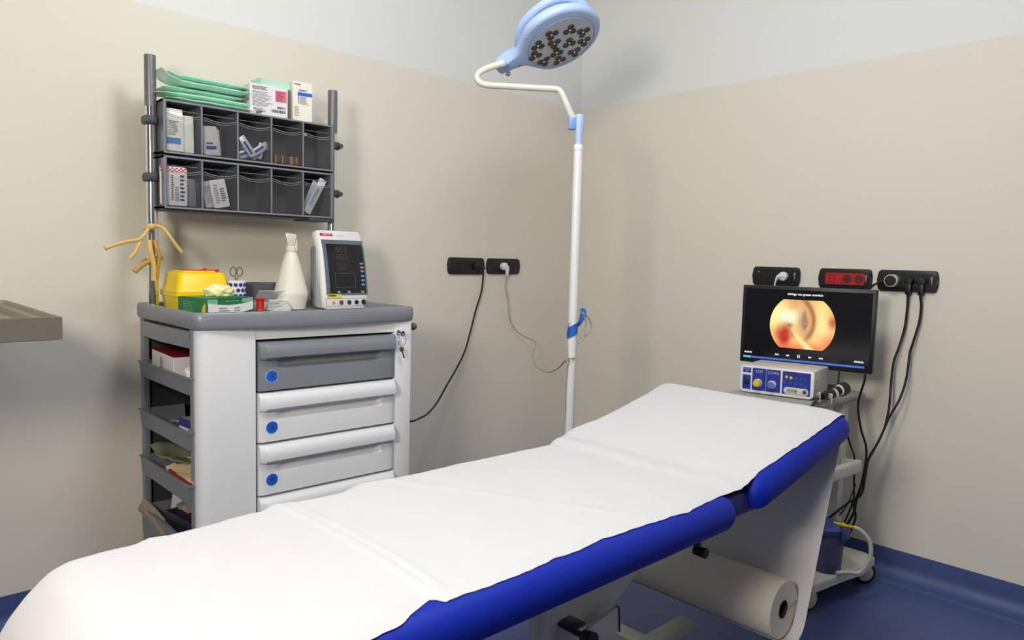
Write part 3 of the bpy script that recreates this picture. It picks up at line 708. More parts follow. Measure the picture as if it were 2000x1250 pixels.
# patterned cup with scissors
cx, cy = -2.003, -0.225
t = tray_thing('patterned_cup', 'white cup patterned with blue circles holding scissors on the trolley top', 'cup', cx, cy)
part('cup_body', MB().lathe([(0.031, 0), (0.033, 0.002), (0.034, 0.102), (0.0335, 0.103), (0.031, 0.101), (0.030, 0.01)], (cx, cy, ZS), 40), M_CARD, t)
q = MB()
for row in range(5):
    for k in range(13):
        a = 2 * PI * (k + 0.5 * (row % 2)) / 13; z = 0.014 + 0.0185 * row
        c = V((cx + 0.0343 * math.cos(a), cy + 0.0343 * math.sin(a), ZS + z))
        q.prism(circ(0, 0, 0.0066, 14), -0.0004, 0.0004, M=FR(c, (-math.sin(a), math.cos(a), 0)))
part('blue_circles', q, M_NAVY, t)
sc_ = thing('scissors', 'steel scissors standing handles up in the blue patterned cup', 'scissors', (cx, cy, ZS + 0.01))
Mx = FR((cx + 0.004, cy, ZS + 0.116), (0.93, -0.25, 0))
for s in (-1, 1):
    q = MB().tube([Mx @ V((s * 0.0105 + 0.0095 * math.cos(u) , 0.016 + 0.015 * math.sin(u), s * 0.001)) for u in [2 * PI * i / 24 for i in range(24)]], 0.0022, 8, closed=True)
    q.tube([Mx @ V((s * 0.006, 0.003, s * 0.001)), Mx @ V((0, -0.015, s * 0.001)), Mx @ V((-s * 0.002, -0.06, s * 0.001)), Mx @ V((-s * 0.003, -0.10, s * 0.001))], [0.0025, 0.0035, 0.003, 0.001], 8)
    part('blade_and_ring', q, M_STEEL, sc_)
# kidney dish
t = tray_thing('kidney_dish', 'dark grey kidney dish behind the white spray bottle', 'dish', -1.865, -0.155)
def kid(k, z, n=40):
    out = []
    for i in range(n):
        q = 2 * PI * i / n; rr = 1.0 + 0.14 * math.cos(2 * q) + 0.10 * math.sin(q)
        out.append(V((-1.865 + (0.098 * k) * math.cos(q) * rr, -0.150 + (0.043 * k) * math.sin(q) * (1.0 - 0.25 * math.cos(2 * q)), ZS + z)))
    return out
part('dish_body', MB().loft([kid(0.80, 0), kid(0.84, 0.004), kid(1.0, 0.086), kid(1.03, 0.091), kid(1.0, 0.090), kid(0.95, 0.08), kid(0.78, 0.008)]), mat('dish_grey', rgb(98, 98, 108), 0.4), t)
# film packets with blue
t = tray_thing('plastic_packet', 'clear plastic packet with blue stripe leaning in front of the grey dish', 'packet', -1.90, -0.25)
Mx = T(-1.895, -0.262, ZS + 0.045) @ RZ(-0.06) @ RX(-0.75)
part('film', MB().slab(lambda u, v: (-0.05 + 0.105 * u, -0.035 + 0.075 * v, 0.004 * noise.noise(V((u * 3, v * 3, 2)))), 10, 8, 0.003, Mx), M_FILM, t)
part('blue_stripe', MB().box((-0.012, -0.012, 0.003), (0.045, 0.012, 0.0065), 0.001, 1, M=Mx), M_NAVY, t)
part('stand_base', MB().box((-1.95, -0.272, ZS), (-1.84, -0.235, ZS + 0.028), 0.006), M_FILM, t)
# red tape reel
Rx, Ry = -2.022, -0.462
t = tray_thing('tape_reel', 'red reel with brown tape standing beside the green glove carton', 'tape reel', Rx, Ry)
part('reel', MB().lathe([(0.012, 0.022), (0.012, 0.050), (0.019, 0.052), (0.019, 0.055), (0.005, 0.0555)], (Rx, Ry, ZS), 24), M_RED, t)
part('brown_tape', MB().lathe([(0.019, 0), (0.019, 0.003), (0.0125, 0.004), (0.0125, 0.022), (0.001, 0.0225)], (Rx, Ry, ZS), 24), M_ORBR, t)
# gauze bundle
gb = ['topmost strip of the white gauze bundle beside the red reel', 'second strip of the white gauze bundle beside the red reel', 'third strip of the white gauze bundle beside the red reel', 'lowest strip of the white gauze bundle beside the red reel']
for i in range(4):
    o = part('gauze_strip', MB().slab(lambda u, v, i=i: (-1.990 + 0.135 * u + 0.010 * i * v, -0.440 + 0.06 * v + (0.10 + 0.016 * i) * u - 0.004 * i, ZS + 0.006 + 0.0115 * i - 0.009 * u * i / 3 + 0.0015 * math.sin(8 * u + i)), 16, 5, 0.009), M_GAUZE); tag(o, gb[3 - i], 'gauze', 'gauze strips in the bundle by the red reel')
# spray bottle
bx, by = -1.812, -0.252
t = tray_thing('spray_bottle', 'white cone shaped spray bottle on the trolley top beside the patient monitor', 'spray bottle', bx, by)
part('bottle', MB().lathe([(0.046, 0), (0.050, 0.003), (0.058, 0.046), (0.0605, 0.056), (0.0595, 0.062), (0.052, 0.09), (0.0335, 0.16), (0.020, 0.200), (0.0165, 0.205)], (bx, by, ZS), 48), M_BOTTLE, t)
part('collar', MB().lathe([(0.0175, 0.205), (0.0185, 0.207), (0.0185, 0.222), (0.016, 0.224)], (bx, by, ZS), 32), M_BOTTLE, t)
Mx = T(bx, by, ZS) @ RZ(-0.5)
part('trigger_head', MB().prism([(-0.012, 0.222), (0.011, 0.222), (0.013, 0.245), (0.018, 0.252), (0.019, 0.268), (-0.016, 0.272), (-0.020, 0.266), (-0.012, 0.250)], -0.011, 0.011, 0.002, M=Mx @ RX(PI / 2)).prism([(0.012, 0.222), (0.018, 0.208), (0.022, 0.209), (0.021, 0.25), (0.016, 0.252)], -0.004, 0.004, M=Mx @ RX(PI / 2)), mat('trigger_clear', rgb(214, 210, 198), 0.25), t)

# ------------------------------------------------------------------ patient monitor
pmz = math.radians(1.5)
t = thing('patient_monitor', 'white patient monitor with dark upright screen at the right of the trolley top', 'patient monitor', (-1.615, -0.255, ZS), pmz)
Mp = T(-1.715, -0.313, ZS) @ RZ(pmz)          # x right, y back, z up; front lower left corner
PW, PH, LEAN = 0.198, 0.288, 0.058
def pmring(x, k=0.0):
    # side profile (y back, z up)
    return [Mp @ V((x, y, z)) for y, z in ((0.004 + k, 0.0 + k), (0.0 + k, 0.010), (0.006 + k, 0.06), (0.016 + k, 0.13), (0.033 + k, 0.21), (LEAN + k, PH - 0.012 - k), (LEAN + 0.010 + k, PH - k), (LEAN + 0.03, PH - 0.004 - k), (0.095 - k, PH - 0.02 - k), (0.100 - k, 0.10), (0.098 - k, 0.0 + k))]
part('housing', MB().loft([pmring(0.0, 0.012), pmring(0.006, 0.003), pmring(0.016, 0.0), pmring(PW - 0.016, 0.0), pmring(PW - 0.006, 0.003), pmring(PW, 0.012)]), M_WHITE, t, angle=50)
part('rear_case', MB().box((-0.005, 0.050, 0.0), (PW + 0.004, 0.099, 0.235), 0.018, 3, M=Mp), M_GREY, t)
fy = [(0.0, 0.010), (0.006, 0.06), (0.016, 0.13), (0.033, 0.21), (LEAN, PH - 0.012)]
def fpt(u, v, o=0.0):
    """point on the curved front: u across, v down from the top, o outwards"""
    z = PH * (1 - v)
    for (ya, za), (yb, zb) in zip(fy, fy[1:]):
        if z <= zb or zb == fy[-1][1]:
            k = (z - za) / (zb - za); y = ya + (yb - ya) * k; n = V((0, -(zb - za), (yb - ya))).normalized(); break
    return Mp @ (V((PW * u, y, z)) + n * o)
def fslab(u0, v0, u1, v1, o0, o1):
    b = MB(); n = 10; rings = []
    for k in range(n + 1):
        v = v0 + (v1 - v0) * k / n; rings.append([fpt(u0, v, o0), fpt(u0, v, o1), fpt(u1, v, o1), fpt(u1, v, o0)])
    return b.loft(rings)
def fM(u, v, o):
    p = fpt(u, v, o); r = fpt(u + 0.05, v, o) - p; up = fpt(u, v - 0.02, o) - p; return FR(p, r, up)
part('bezel', fslab(0.075, 0.12, 0.962, 0.825, -0.001, 0.0015), M_MONBEZ, t)
scn = part('screen', fslab(0.15, 0.175, 0.925, 0.80, 0.001, 0.0022), M_SCREEN, t)
for (u, v, m, w) in [(0.865, 0.42, M_BTNB, 1), (0.865, 0.47, M_BTNO, 1), (0.868, 0.52, M_BTNB, 1), (0.868, 0.58, M_BTNB, 1), (0.868, 0.635, M_BTNB, 1), (0.868, 0.69, M_BTNB, 1), (0.325, 0.785, M_BTNB, 1), (0.545, 0.785, M_BTNB, 1), (0.845, 0.785, M_BTNO, 1)]:
    part('button', MB().prism(circ(0, 0, 0.0072, 20, 0.0044), 0, 0.002, 0.0006, M=fM(u, v, 0.002)), m, t)
text('digits', '888', 0.034, fM(0.46, 0.245, 0.0026), M_DIGIT, scn, 0.0003)
text('digits', '888', 0.034, fM(0.46, 0.345, 0.0026), M_DIGIT, scn, 0.0003)
text('digits', '8888', 0.020, fM(0.42, 0.425, 0.0026), M_DIGIT, scn, 0.0003)
text('digits', '8888', 0.020, fM(0.42, 0.49, 0.0026), M_DIGIT, scn, 0.0003)
q = MB(); c4 = [(0.27, 0.545), (0.70, 0.545), (0.70, 0.725), (0.27, 0.725)]
for (a, b_), (c, d_) in zip(c4, c4[1:] + c4[:1]): q.tube([fpt(a, b_, 0.0026), fpt((a + c) / 2, (b_ + d_) / 2, 0.0026), fpt(c, d_, 0.0026)], 0.0005, 6)
part('trace_frame', q, M_LINE, scn)
part('red_logo_plate', fslab(0.075, 0.040, 0.34, 0.072, 0, 0.0012), M_RED, t)
text('logo_lettering', 'GIMA', 0.0095, fM(0.215, 0.056, 0.0016), M_WHITE, t, 0.0004, sx=1.5)
part('yellow_sticker', fslab(0.085, 0.812, 0.375, 0.856, 0.001, 0.0026), M_STICKY, t)
part('sticker_print', bars(MB(), fM(0.10, 0.84, 0.003), 0, 0.0, 0.048, 0.006, 1, 0.0, 3, 0.8), M_INK, t)
q = MB(); c4 = [(0.06, 0.868), (0.945, 0.868), (0.945, 0.962), (0.06, 0.962)]
for (a, b_), (c, d_) in zip(c4, c4[1:] + c4[:1]): q.tube([fpt(a, b_, 0.0), fpt(c, d_, 0.0)], 0.0006, 6)
part('port_panel_groove', q, M_MONBEZ, t)
for u, r, m in ((0.205, 0.0052, M_BTNO), (0.37, 0.0084, mat('port_brown', rgb(130, 66, 62), 0.4)), (0.54, 0.0084, mat('port_slate', rgb(58, 56, 72), 0.4)), (0.70, 0.0080, M_BLACK), (0.86, 0.0098, M_BLACK)):
    Mq = fM(u, 0.918, 0.0)
    part('port', MB().lathe([(r, 0), (r, 0.003), (r * 0.8, 0.0035), (r * 0.62, 0.002), (r * 0.3, 0.002), (r * 0.01, 0.0035)], M=Mq, n=24), m, t)
part('power_light', MB().prism(circ(0, 0, 0.002, 10), 0, 0.001, M=fM(0.13, 0.90, 0.0002)), E_LAMP, t)
# grab handle slot at the top
part('speaker_grille', bars(MB(), fM(0.42, 0.085, 0.0005), 0, 0, 0.035, 0.012, 3, 0.0003, 2, 0.2), M_CARDG, t)

# ------------------------------------------------------------------ wall sockets
LWALL = lambda x, z, o=0.0: FR((x, -o, z), (1, 0, 0))
RWALL = lambda y, z, o=0.0: FR((-o, y, z), (0, -1, 0))
def bowed(w, h, r=0.010):
    """plate outline with slightly bowed short ends"""
    pts = rrect(-w / 2, -h / 2, w / 2, h / 2, r, 5); out = []
    for x, y in pts: out.append((x + (1 if x > 0 else -1) * 0.004 * (1 - (2 * y / h) ** 2), y))
    res = []
    for (a, b_), (c, d_) in zip(out, out[1:] + out[:1]):
        res.append((a, b_))
        if abs(b_ - d_) > h * 0.4:
            for k in range(1, 5):
                y = b_ + (d_ - b_) * k / 5; res.append((a + (1 if a > 0 else -1) * 0.004 * (1 - (2 * y / h) ** 2) , y))
    return res
def socket_plate(name, label, M, w, h, holes, ins=None, module=M_BLACK, mark=False, shutter=False):
    t = thing(name, label, 'wall socket', M.translation)
    part('plate', MB().prism(bowed(w, h), 0.0, 0.011, 0.004, M, 3), M_BLACK, t)
    a, b_ = ins or (-w * 0.36, w * 0.36)
    md = part('module', MB().box((a, -h * 0.29, 0.009), (b_, h * 0.29, 0.0125), 0.0008, 1, M), module, t)
    q = MB()
    for x in holes:
        q.tube([M @ V((x + 0.0165 * math.cos(u), 0.0165 * math.sin(u), 0.0126)) for u in [2 * PI * i / 24 for i in range(24)]], 0.0012, 6, closed=True)
        q.prism(circ(x, 0, 0.0155, 24), 0.012, 0.0131, M=M)
    part('socket_well', q, M_RUBBER if module is M_BLACK else mat('red_socket_well', rgb(96, 24, 28), 0.5), t)
    if module is not M_BLACK:
        q = MB()
        for x in (-0.058, -0.040, 0.010):
            for y in (-0.014, 0, 0.014): q.prism(circ(x, y, 0.0028, 12), 0.0124, 0.0133, M=M)
        for x in holes:
            for dx in (-0.008, 0, 0.008): q.prism(circ(x + dx, 0, 0.0022, 10), 0.0129, 0.0137, M=M)
        part('pin_hole', q, M_RUBBER, t)
    if mark: part('white_mark', MB().box((-w * 0.40, h * 0.21, 0.0112), (-w * 0.31, h * 0.26, 0.0117), M=M), M_INKL, t)
    if shutter: part('side_shutter', MB().prism([(w * 0.40, 0.016), (w * 0.44, 0.020), (w * 0.425, -0.016), (w * 0.415, -0.004)], 0.0105, 0.0125, M=M), M_INKL, t)
    return t
ML1 = LWALL(-0.791, 1.1685); ML2 = LWALL(-0.5495, 1.1700)
socket_plate('wall_socket', 'black triple wall socket nearest the trolley on the left wall', ML1, 0.213, 0.079, (-0.050, -0.002, 0.052))
socket_plate('wall_socket', 'black wall socket with white plug nearest the lamp pole on the left wall', ML2, 0.210, 0.077, (-0.055, -0.012))
MR1, MR2, MR3 = RWALL(-1.1705, 1.161), RWALL(-1.4665, 1.161), RWALL(-1.7025, 1.161)
socket_plate('wall_socket', 'black wall socket with white plug above the left of the display', MR1, 0.206, 0.082, (-0.050, 0.042), mark=True, shutter=True)
socket_plate('wall_socket', 'black framed wall socket with red modules above the right of the display', MR2, 0.203, 0.082, (0.018 - 0.006, 0.062 - 0.004), ins=(-0.078, 0.080), module=M_REDSOCK, shutter=True)
socket_plate('wall_socket', 'black wall socket with round adapter and two black plugs right of the display', MR3, 0.207, 0.082, (-0.046, 0.012, 0.056), shutter=True)

def cord(pts, r, n=8, k=8): return MB().tube(catmull(pts, k), r, n)
# left wall: black plug and cord to the trolley
t = thing('mains_cable', 'black power cord hanging from the left wall socket to the trolley', 'cord', (-0.74, -0.02, 1.168))
Mq = ML1 @ T(0.052, 0, 0.0132)
part('plug', MB().lathe([(0.018, 0), (0.0185, 0.004), (0.017, 0.016), (0.013, 0.022), (0.002, 0.024)], M=Mq, n=24).tube([Mq @ V((0.008, -0.002, 0.018)), Mq @ V((0.030, -0.004, 0.018)), Mq @ V((0.045, -0.010, 0.016))], [0.008, 0.0065, 0.005], 12), M_BLACK, t)
pa = [Mq @ V((0.040, -0.007, 0.017)), at(944, 528, 'y', -0.028), at(941, 565, 'y', -0.02), at(928, 610, 'y', -0.02), at(918, 650, 'y', -0.025), at(908, 685, 'y', -0.05), at(893, 717, 'y', -0.09), at(873, 752, 'y', -0.15), at(853, 787, 'y', -0.22), at(835, 808, 'y', -0.30), at(815, 819, 'y', -0.36), at(802, 823, 'y', -0.40)]
pa.append(V((-1.552, -0.42, pa[-1].z + 0.004)))
part('cable', cord(pa, 0.0042), M_RUBBER, t)
# white plug with grey cord, tied round the lamp pole
LX, LY = -1.060, -0.935
t = thing('mains_cable', 'thin grey cord with white plug running from the left wall socket to the lamp pole', 'cord', (-0.56, -0.02, 1.17))
Mq = ML2 @ T(-0.012, 0, 0.0132)
part('plug', MB().lathe([(0.0185, 0), (0.019, 0.004), (0.0185, 0.02), (0.012, 0.026), (0.002, 0.027)], M=Mq, n=24).tube([Mq @ V((0.008, 0.0, 0.020)), Mq @ V((0.012, -0.012, 0.022)), Mq @ V((0.012, -0.046, 0.020))], [0.011, 0.0105, 0.007], 12), M_WHITE, t, label='white round plug')
pa = [Mq @ V((0.012, -0.044, 0.020)), at(987, 560, 'y', -0.02), at(993, 590, 'y', -0.02), at(994, 615, 'y', -0.02), at(1002, 638, 'y', -0.02), at(1020, 655, 'y', -0.03), at(1040, 664, 'y', -0.05), at(1046, 674, 'y', -0.07), at(1041, 690, 'y', -0.10), at(1044, 708, 'y', -0.16), at(1056, 722, 'y', -0.25), at(1072, 727, 'y', -0.42), at(1090, 719, 'y', -0.65), at(1106, 703, 'y', -0.915)]
pa += [V((LX - 0.004, LY - 0.02, pa[-1].z + 0.012))]
part('cable', cord(pa, 0.0028), M_CORDG, t)
pb = [at(1109, 712, 'y', LY - 0.012), at(1104, 672, 'y', LY), at(1106, 650, 'y', LY), at(1111, 630, 'y', LY - 0.015)]
part('cable', cord(pb, 0.0028), M_CORDG, t)
lp = [at(*q, 'y', LY - 0.005 - 0.004 * i) for i, q in enumerate([(1131, 607), (1140, 612), (1150, 622), (1155, 638), (1150, 650), (1140, 658), (1130, 662), (1131, 672), (1140, 660), (1143, 645), (1144, 628), (1139, 614), (1132, 612)])]
part('coiled_loop', cord(lp, 0.0028), M_CORDG, t)
pc = [at(1109, 700, 'y', LY - 0.012), at(1107, 725, 'y', LY), at(1103, 770, 'y', LY), at(1103, 800, 'y', LY), at(1098, 840, 'y', LY), at(1094, 880, 'y', LY)]
pc.append(V((pc[-1].x + 0.02, LY + 0.02, 0.30))); pc.append(V((LX - 0.035, LY - 0.03, 0.06)))
part('cable', cord(pc, 0.0028), M_CORDG, t)
# right wall plugs
t = thing('mains_cable', 'white angled plug and short white cord above the left of the display', 'cord', (-0.02, -1.21, 1.16))
Mq = MR1 @ T(0.042, 0.002, 0.0132)
part('plug', MB().lathe([(0.019, 0), (0.0195, 0.004), (0.019, 0.018), (0.013, 0.023), (0.002, 0.024)], M=Mq, n=24).tube([Mq @ V((0.004, 0.002, 0.018)), Mq @ V((-0.016, -0.002, 0.024)), Mq @ V((-0.024, -0.016, 0.024))], [0.010, 0.009, 0.006], 12), M_WHITE, t)
part('cable', cord([Mq @ V((-0.023, -0.014, 0.024)), Mq @ V((-0.030, -0.036, 0.022)), Mq @ V((-0.032, -0.08, 0.012)), Mq @ V((-0.030, -0.30, 0.010)), Mq @ V((-0.02, -0.42, 0.03))], 0.0038), M_WHITE, t)
t = thing('plug_adapter', 'round black adapter with pale ring in the socket right of the display', 'adapter', (-0.02, -1.656, 1.161))
Mq = MR3 @ T(-0.046, 0, 0.0132)
part('adapter_body', MB().lathe([(0.0225, 0), (0.024, 0.004), (0.024, 0.034), (0.021, 0.036)], M=Mq, n=32), M_CARDG, t)
part('adapter_face', MB().lathe([(0.0205, 0.034), (0.0205, 0.0375), (0.001, 0.0378)], M=Mq, n=32), M_BLACK, t)
t2 = thing('mains_cable', 'short black cord running left from the round adapter behind the display', 'cord', (-0.03, -1.62, 1.16))
part('plug', MB().tube([Mq @ V((-0.025, -0.004, 0.012)), Mq @ V((-0.044, -0.008, 0.012)), Mq @ V((-0.052, -0.010, 0.012))], [0.0085, 0.007, 0.005], 12), M_BLACK, t2)
part('cable', cord([Mq @ V((-0.05, -0.010, 0.012)), Mq @ V((-0.068, -0.020, 0.014)), Mq @ V((-0.085, -0.045, 0.016)), Mq @ V((-0.10, -0.12, 0.02))], 0.0042), M_RUBBER, t2)

# equipment cart frame (cx, cy) first, cords end on it
for k, (x, lab) in enumerate(((0.012, 'black power cord from the middle plug of the right socket, the inner one'), (0.056, 'black power cord from the rightmost plug of the right socket, the outer one'))):
    Mq = MR3 @ T(x, 0, 0.0132)
    t = thing('mains_cable', lab, 'cord', Mq.translation)
    part('plug', MB().lathe([(0.0175, 0), (0.018, 0.004), (0.017, 0.014), (0.012, 0.020), (0.002, 0.021)], M=Mq, n=24).box((-0.010, -0.052, 0.004), (0.010, 0.0, 0.019), 0.004, 2, M=Mq).tube([Mq @ V((0, -0.048, 0.011)), Mq @ V((0, -0.066, 0.010))], [0.006, 0.0042], 10), M_BLACK, t)
    if k == 0:
        px = [(1772, 600, -.02), (1767, 640, -.02), (1755, 680, -.03), (1746, 705, -.04), (1741, 740, -.05), (1738, 780, -.07), (1735, 805, -.08), (1726, 840, -.10), (1706, 880, -.14), (1692, 905, -.17), (1684, 940, -.20), (1672, 980, -.22), (1668, 1000, -.22), (1650, 1030, -.24), (1630, 1044, -.26), (1605, 1045, -.29)]
    else:
        px = [(1799, 600, -.02), (1795, 630, -.02), (1783, 670, -.03), (1777, 690, -.03), (1770, 740, -.05), (1757, 780, -.07), (1737, 815, -.09), (1717, 860, -.11), (1697, 895, -.14), (1690, 930, -.18), (1682, 965, -.21), (1660, 980, -.24), (1640, 995, -.27), (1615, 1015, -.30)]
    part('cable', cord([Mq @ V((0, -0.062, 0.010))] + [at(a, b_, 'x', c) for a, b_, c in px], 0.0046), M_RUBBER, t)

# ------------------------------------------------------------------ examination lamp
t = thing('examination_lamp', 'pale blue examination lamp on a white pole behind the couch near the corner', 'lamp', (LX, LY, 0))
part('pole', MB().cyl((LX, LY, 0.07), (LX, LY, 1.600), 0.0165, n=28), M_WHITE, t)
part('pole_collar', MB().lathe([(0.0175, 1.598), (0.018, 1.600), (0.016, 1.614), (0.0135, 1.618)], (LX, LY, 0), 28), M_WHITE, t)
zb = 1.614
tp = ad(1128, 217, 2.595)
part('upper_joint', MB().lathe([(0.0135, zb), (0.0138, zb + 0.03), (0.0165, zb + 0.065), (0.0165, 1.718), (0.015, 1.722)], (LX, LY, 0), 28), M_LAMPB, t)
sd = CR.copy(); sd.z = 0; sd.normalize()
jp = V((LX, LY, 1.690)) - sd * 0.026
part('joint_block', MB().box((-0.0135, -0.021, -0.013), (0.0155, 0.021, 0.013), 0.004, 2, M=FR(jp, sd)), M_LAMPD, t)
TA = 2.595
arm = [ad(1119, 232, TA), ad(1115, 222, TA), ad(1106, 202, TA), ad(1100, 188, TA), ad(1094, 178, TA), ad(1085, 174, TA), ad(1050, 172, TA), ad(1000, 169, TA), ad(955, 166.5, TA), ad(940, 163, TA), ad(932, 155, TA), ad(933, 146, TA), ad(942, 138, TA), ad(958, 131, TA), ad(985, 123, TA)]
part('arm', MB().tube(catmull(arm, 6), 0.0115, 16), M_FRAME, t)
part('arm_collar', MB().cyl(ad(1117, 228, TA), ad(1108.5, 208, TA), 0.0125, n=20), M_CARDG, t)
HC = ad(1092, 79, 2.60)
tow = (CAM - HC).normalized()
XA = (CR * 0.893 + CU * 0.449); XA = (XA - tow * XA.dot(tow)).normalized()
E2 = (CR * 0.449 - CU * 0.893); E2 = (E2 - tow * E2.dot(tow)).normalized()
nA = (tow * 0.56 + E2 * 0.829).normalized(); YA = nA.cross(XA).normalized()
MH = Matrix((XA, YA, nA)).transposed().to_4x4(); MH.translation = HC
def head_outline(k, n=28):
    up_ = []; xs = []
    R = 0.157
    for i in range(n + 1):
        s = i / n; x = -0.245 + 0.245 * sst(0, 1, s) * 0.0 + (R + 0.245) * (1 - math.cos(PI * s)) / 2
        xs.append(x)
    for x in xs:
        circ_w = math.sqrt(max(0, R * R - x * x)) if x > -R else 0
        neck = 0.024 + 0.02 * sst(-0.22, -0.12, x)
        if x < -0.05:
            b_ = sst(-0.20, -0.075, x); w = neck * (1 - b_) + max(circ_w, neck) * b_
        else: w = circ_w
        if x < -0.235: w *= math.sqrt(max(0, 1 - ((-0.235 - x) / 0.0105) ** 2)) * 0.7 + 0.3
        up_.append((x, w))
    top = [(x, w) for x, w in up_]; bot = [(x, -w) for x, w in reversed(up_[1:-1])]
    out = []
    for x, y in top + bot:
        cx_ = max(x, -0.2); d = math.hypot(x + 0.03, y); f = max(0.0, (d - k) / d) if d > 1e-6 else 1
        out.append((-0.03 + (x + 0.03) * f, y * f * (1 if k < 0.02 else 1)))
    return out
hr = lambda k, z: [MH @ V((x, y, z)) for x, y in head_outline(k)]
part('head_shell', MB().loft([hr(0.016, 0.006), hr(0.006, 0.004), hr(0.0, -0.006), hr(0.0, -0.016), hr(0.004, -0.026), hr(0.018, -0.038), hr(0.05, -0.050), hr(0.09, -0.055)]), M_LAMPB, t, angle=50)
part('front_panel', MB().prism(circ(0.004, -0.008, 0.122, 48, 0.122), 0.004, 0.0085, 0.002, MH), M_LAMPFACE, t)
part('panel_seam', MB().tube([MH @ V((0.004 + 0.126 * math.cos(u), -0.008 + 0.126 * math.sin(u), 0.006)) for u in [2 * PI * i / 48 for i in range(48)]], 0.0012, 6, closed=True), M_LAMPD, t)
sc549 = F / 2.60
for i, (qx, qy) in enumerate([(780, 535), (1090, 455), (1320, 485), (555, 715), (830, 680), (1095, 665), (1355, 640), (880, 830), (1200, 825), (505, 885), (665, 990), (935, 965)]):
    ix, iy = 980 + qx / 8.333 - 1092, qy / 8.333 - 79
    lx = (ix * 0.893 - iy * 0.449) / sc549; ly = -(ix * 0.449 + iy * 0.893) / 0.56 / sc549
    lx *= 0.94; ly *= 0.90
    a0 = i * 1.1
    Mq = MH @ T(lx, ly, 0.0082) @ RZ(a0)
    q = MB()
    for k in range(3):
        Mk = Mq @ RZ(2 * PI * k / 3) @ T(0.0152, 0, 0)
        hexa = [(0.0122 * math.cos(PI / 3 * j + PI / 6), 0.0128 * math.sin(PI / 3 * j + PI / 6)) for j in range(6)]
        inner = lambda s, z: [Mk @ V((x * s, y * s, z)) for x, y in hexa]
        q.loft([inner(1.06, 0.0002), inner(1.06, 0.0022), inner(0.95, 0.0022), inner(0.80, 0.0006)])
    cl = part('reflector_cluster', q, M_LED, t)
    part('led_lens', MB().ball((0, 0, 0.002), 0.0034, (1, 1, 0.6), Mq, 12), M_LEDC, cl)
hp = [V(p) for p in ((-0.140, -0.03, -0.020), (-0.130, 0.045, -0.040), (-0.088, 0.100, -0.056), (-0.02, 0.130, -0.062), (0.04, 0.135, -0.060), (0.09, 0.115, -0.050), (0.122, 0.075, -0.034), (0.132, 0.035, -0.016))]
part('handle_loop', MB().tube([MH @ p for p in catmull(hp, 6)], 0.0145, 14), M_LAMPB, t)
kb = MH @ V((-0.215, -0.034, 0.0))
part('head_knob', MB().lathe([(0.010, 0), (0.011, 0.002), (0.011, 0.010), (0.006, 0.012), (0.006, 0.016), (0.001, 0.017)], M=FR(kb, XA, nA.cross(XA)) @ T(0, -0.004, -0.004), n=20), M_CHROME, t)
part('head_screw', MB().prism(circ(-0.10, 0.105, 0.0028, 12), -0.0, 0.0062, M=MH).prism(circ(0.03, 0.135, 0.0028, 12), 0.0, 0.0052, M=MH).prism(circ(0.135, 0.03, 0.0026, 12), 0.0, 0.0058, M=MH).prism(circ(-0.20, 0.006, 0.0028, 12), 0.0, 0.0062, M=MH).prism(circ(-0.165, 0.0, 0.0028, 12), 0.0, 0.0068, M=MH), M_LAMPD, t)
part('touch_switch', MB().prism(circ(-0.165, -0.02, 0.007, 16, 0.005), 0.0, 0.0072, M=MH), mat('switch_tan', rgb(168, 140, 128), 0.4), t)
part('pole_mark', MB().box((0.0166, -0.001, -0.012), (0.0172, 0.001, 0.012), M=FR((LX, LY, 1.41), sd)), M_DGREY, t)
part('round_base', MB().lathe([(0.16, 0.0), (0.17, 0.004), (0.17, 0.022), (0.15, 0.034), (0.04, 0.050), (0.03, 0.056), (0.028, 0.11), (0.02, 0.12)], (LX, LY, 0), 40), M_WHITE, t)
t = thing('cable_strap', 'blue hook and loop strap wrapped round the white lamp pole', 'strap', (LX, LY, 0.95))
z0 = at(1120, 656, 'y', LY).z; z1 = at(1120, 634, 'y', LY).z
rings = []
for i in range(33):
    q = 2 * PI * i / 32; c, s = math.cos(q), math.sin(q); tl = 0.010 * (c * sd.x + s * sd.y)
    rings.append([V((LX + r_ * c, LY + r_ * s, z + tl)) for r_, z in ((0.0168, z0), (0.0192, z0), (0.0192, z1), (0.0168, z1))])
part('strap_band', MB().loft(rings, cap=False), M_STRAP, t)
Mq = FR(at(1138, 616, 'y', LY - 0.004), sd)
part('strap_tail', MB().prism([(-0.020, -0.046), (-0.006, -0.036), (0.012, -0.006), (0.014, 0.012), (0.009, 0.024), (-0.002, 0.027), (-0.011, 0.022), (-0.010, -0.004)], -0.002, 0.002, 0.0006, Mq), M_STRAP, t)

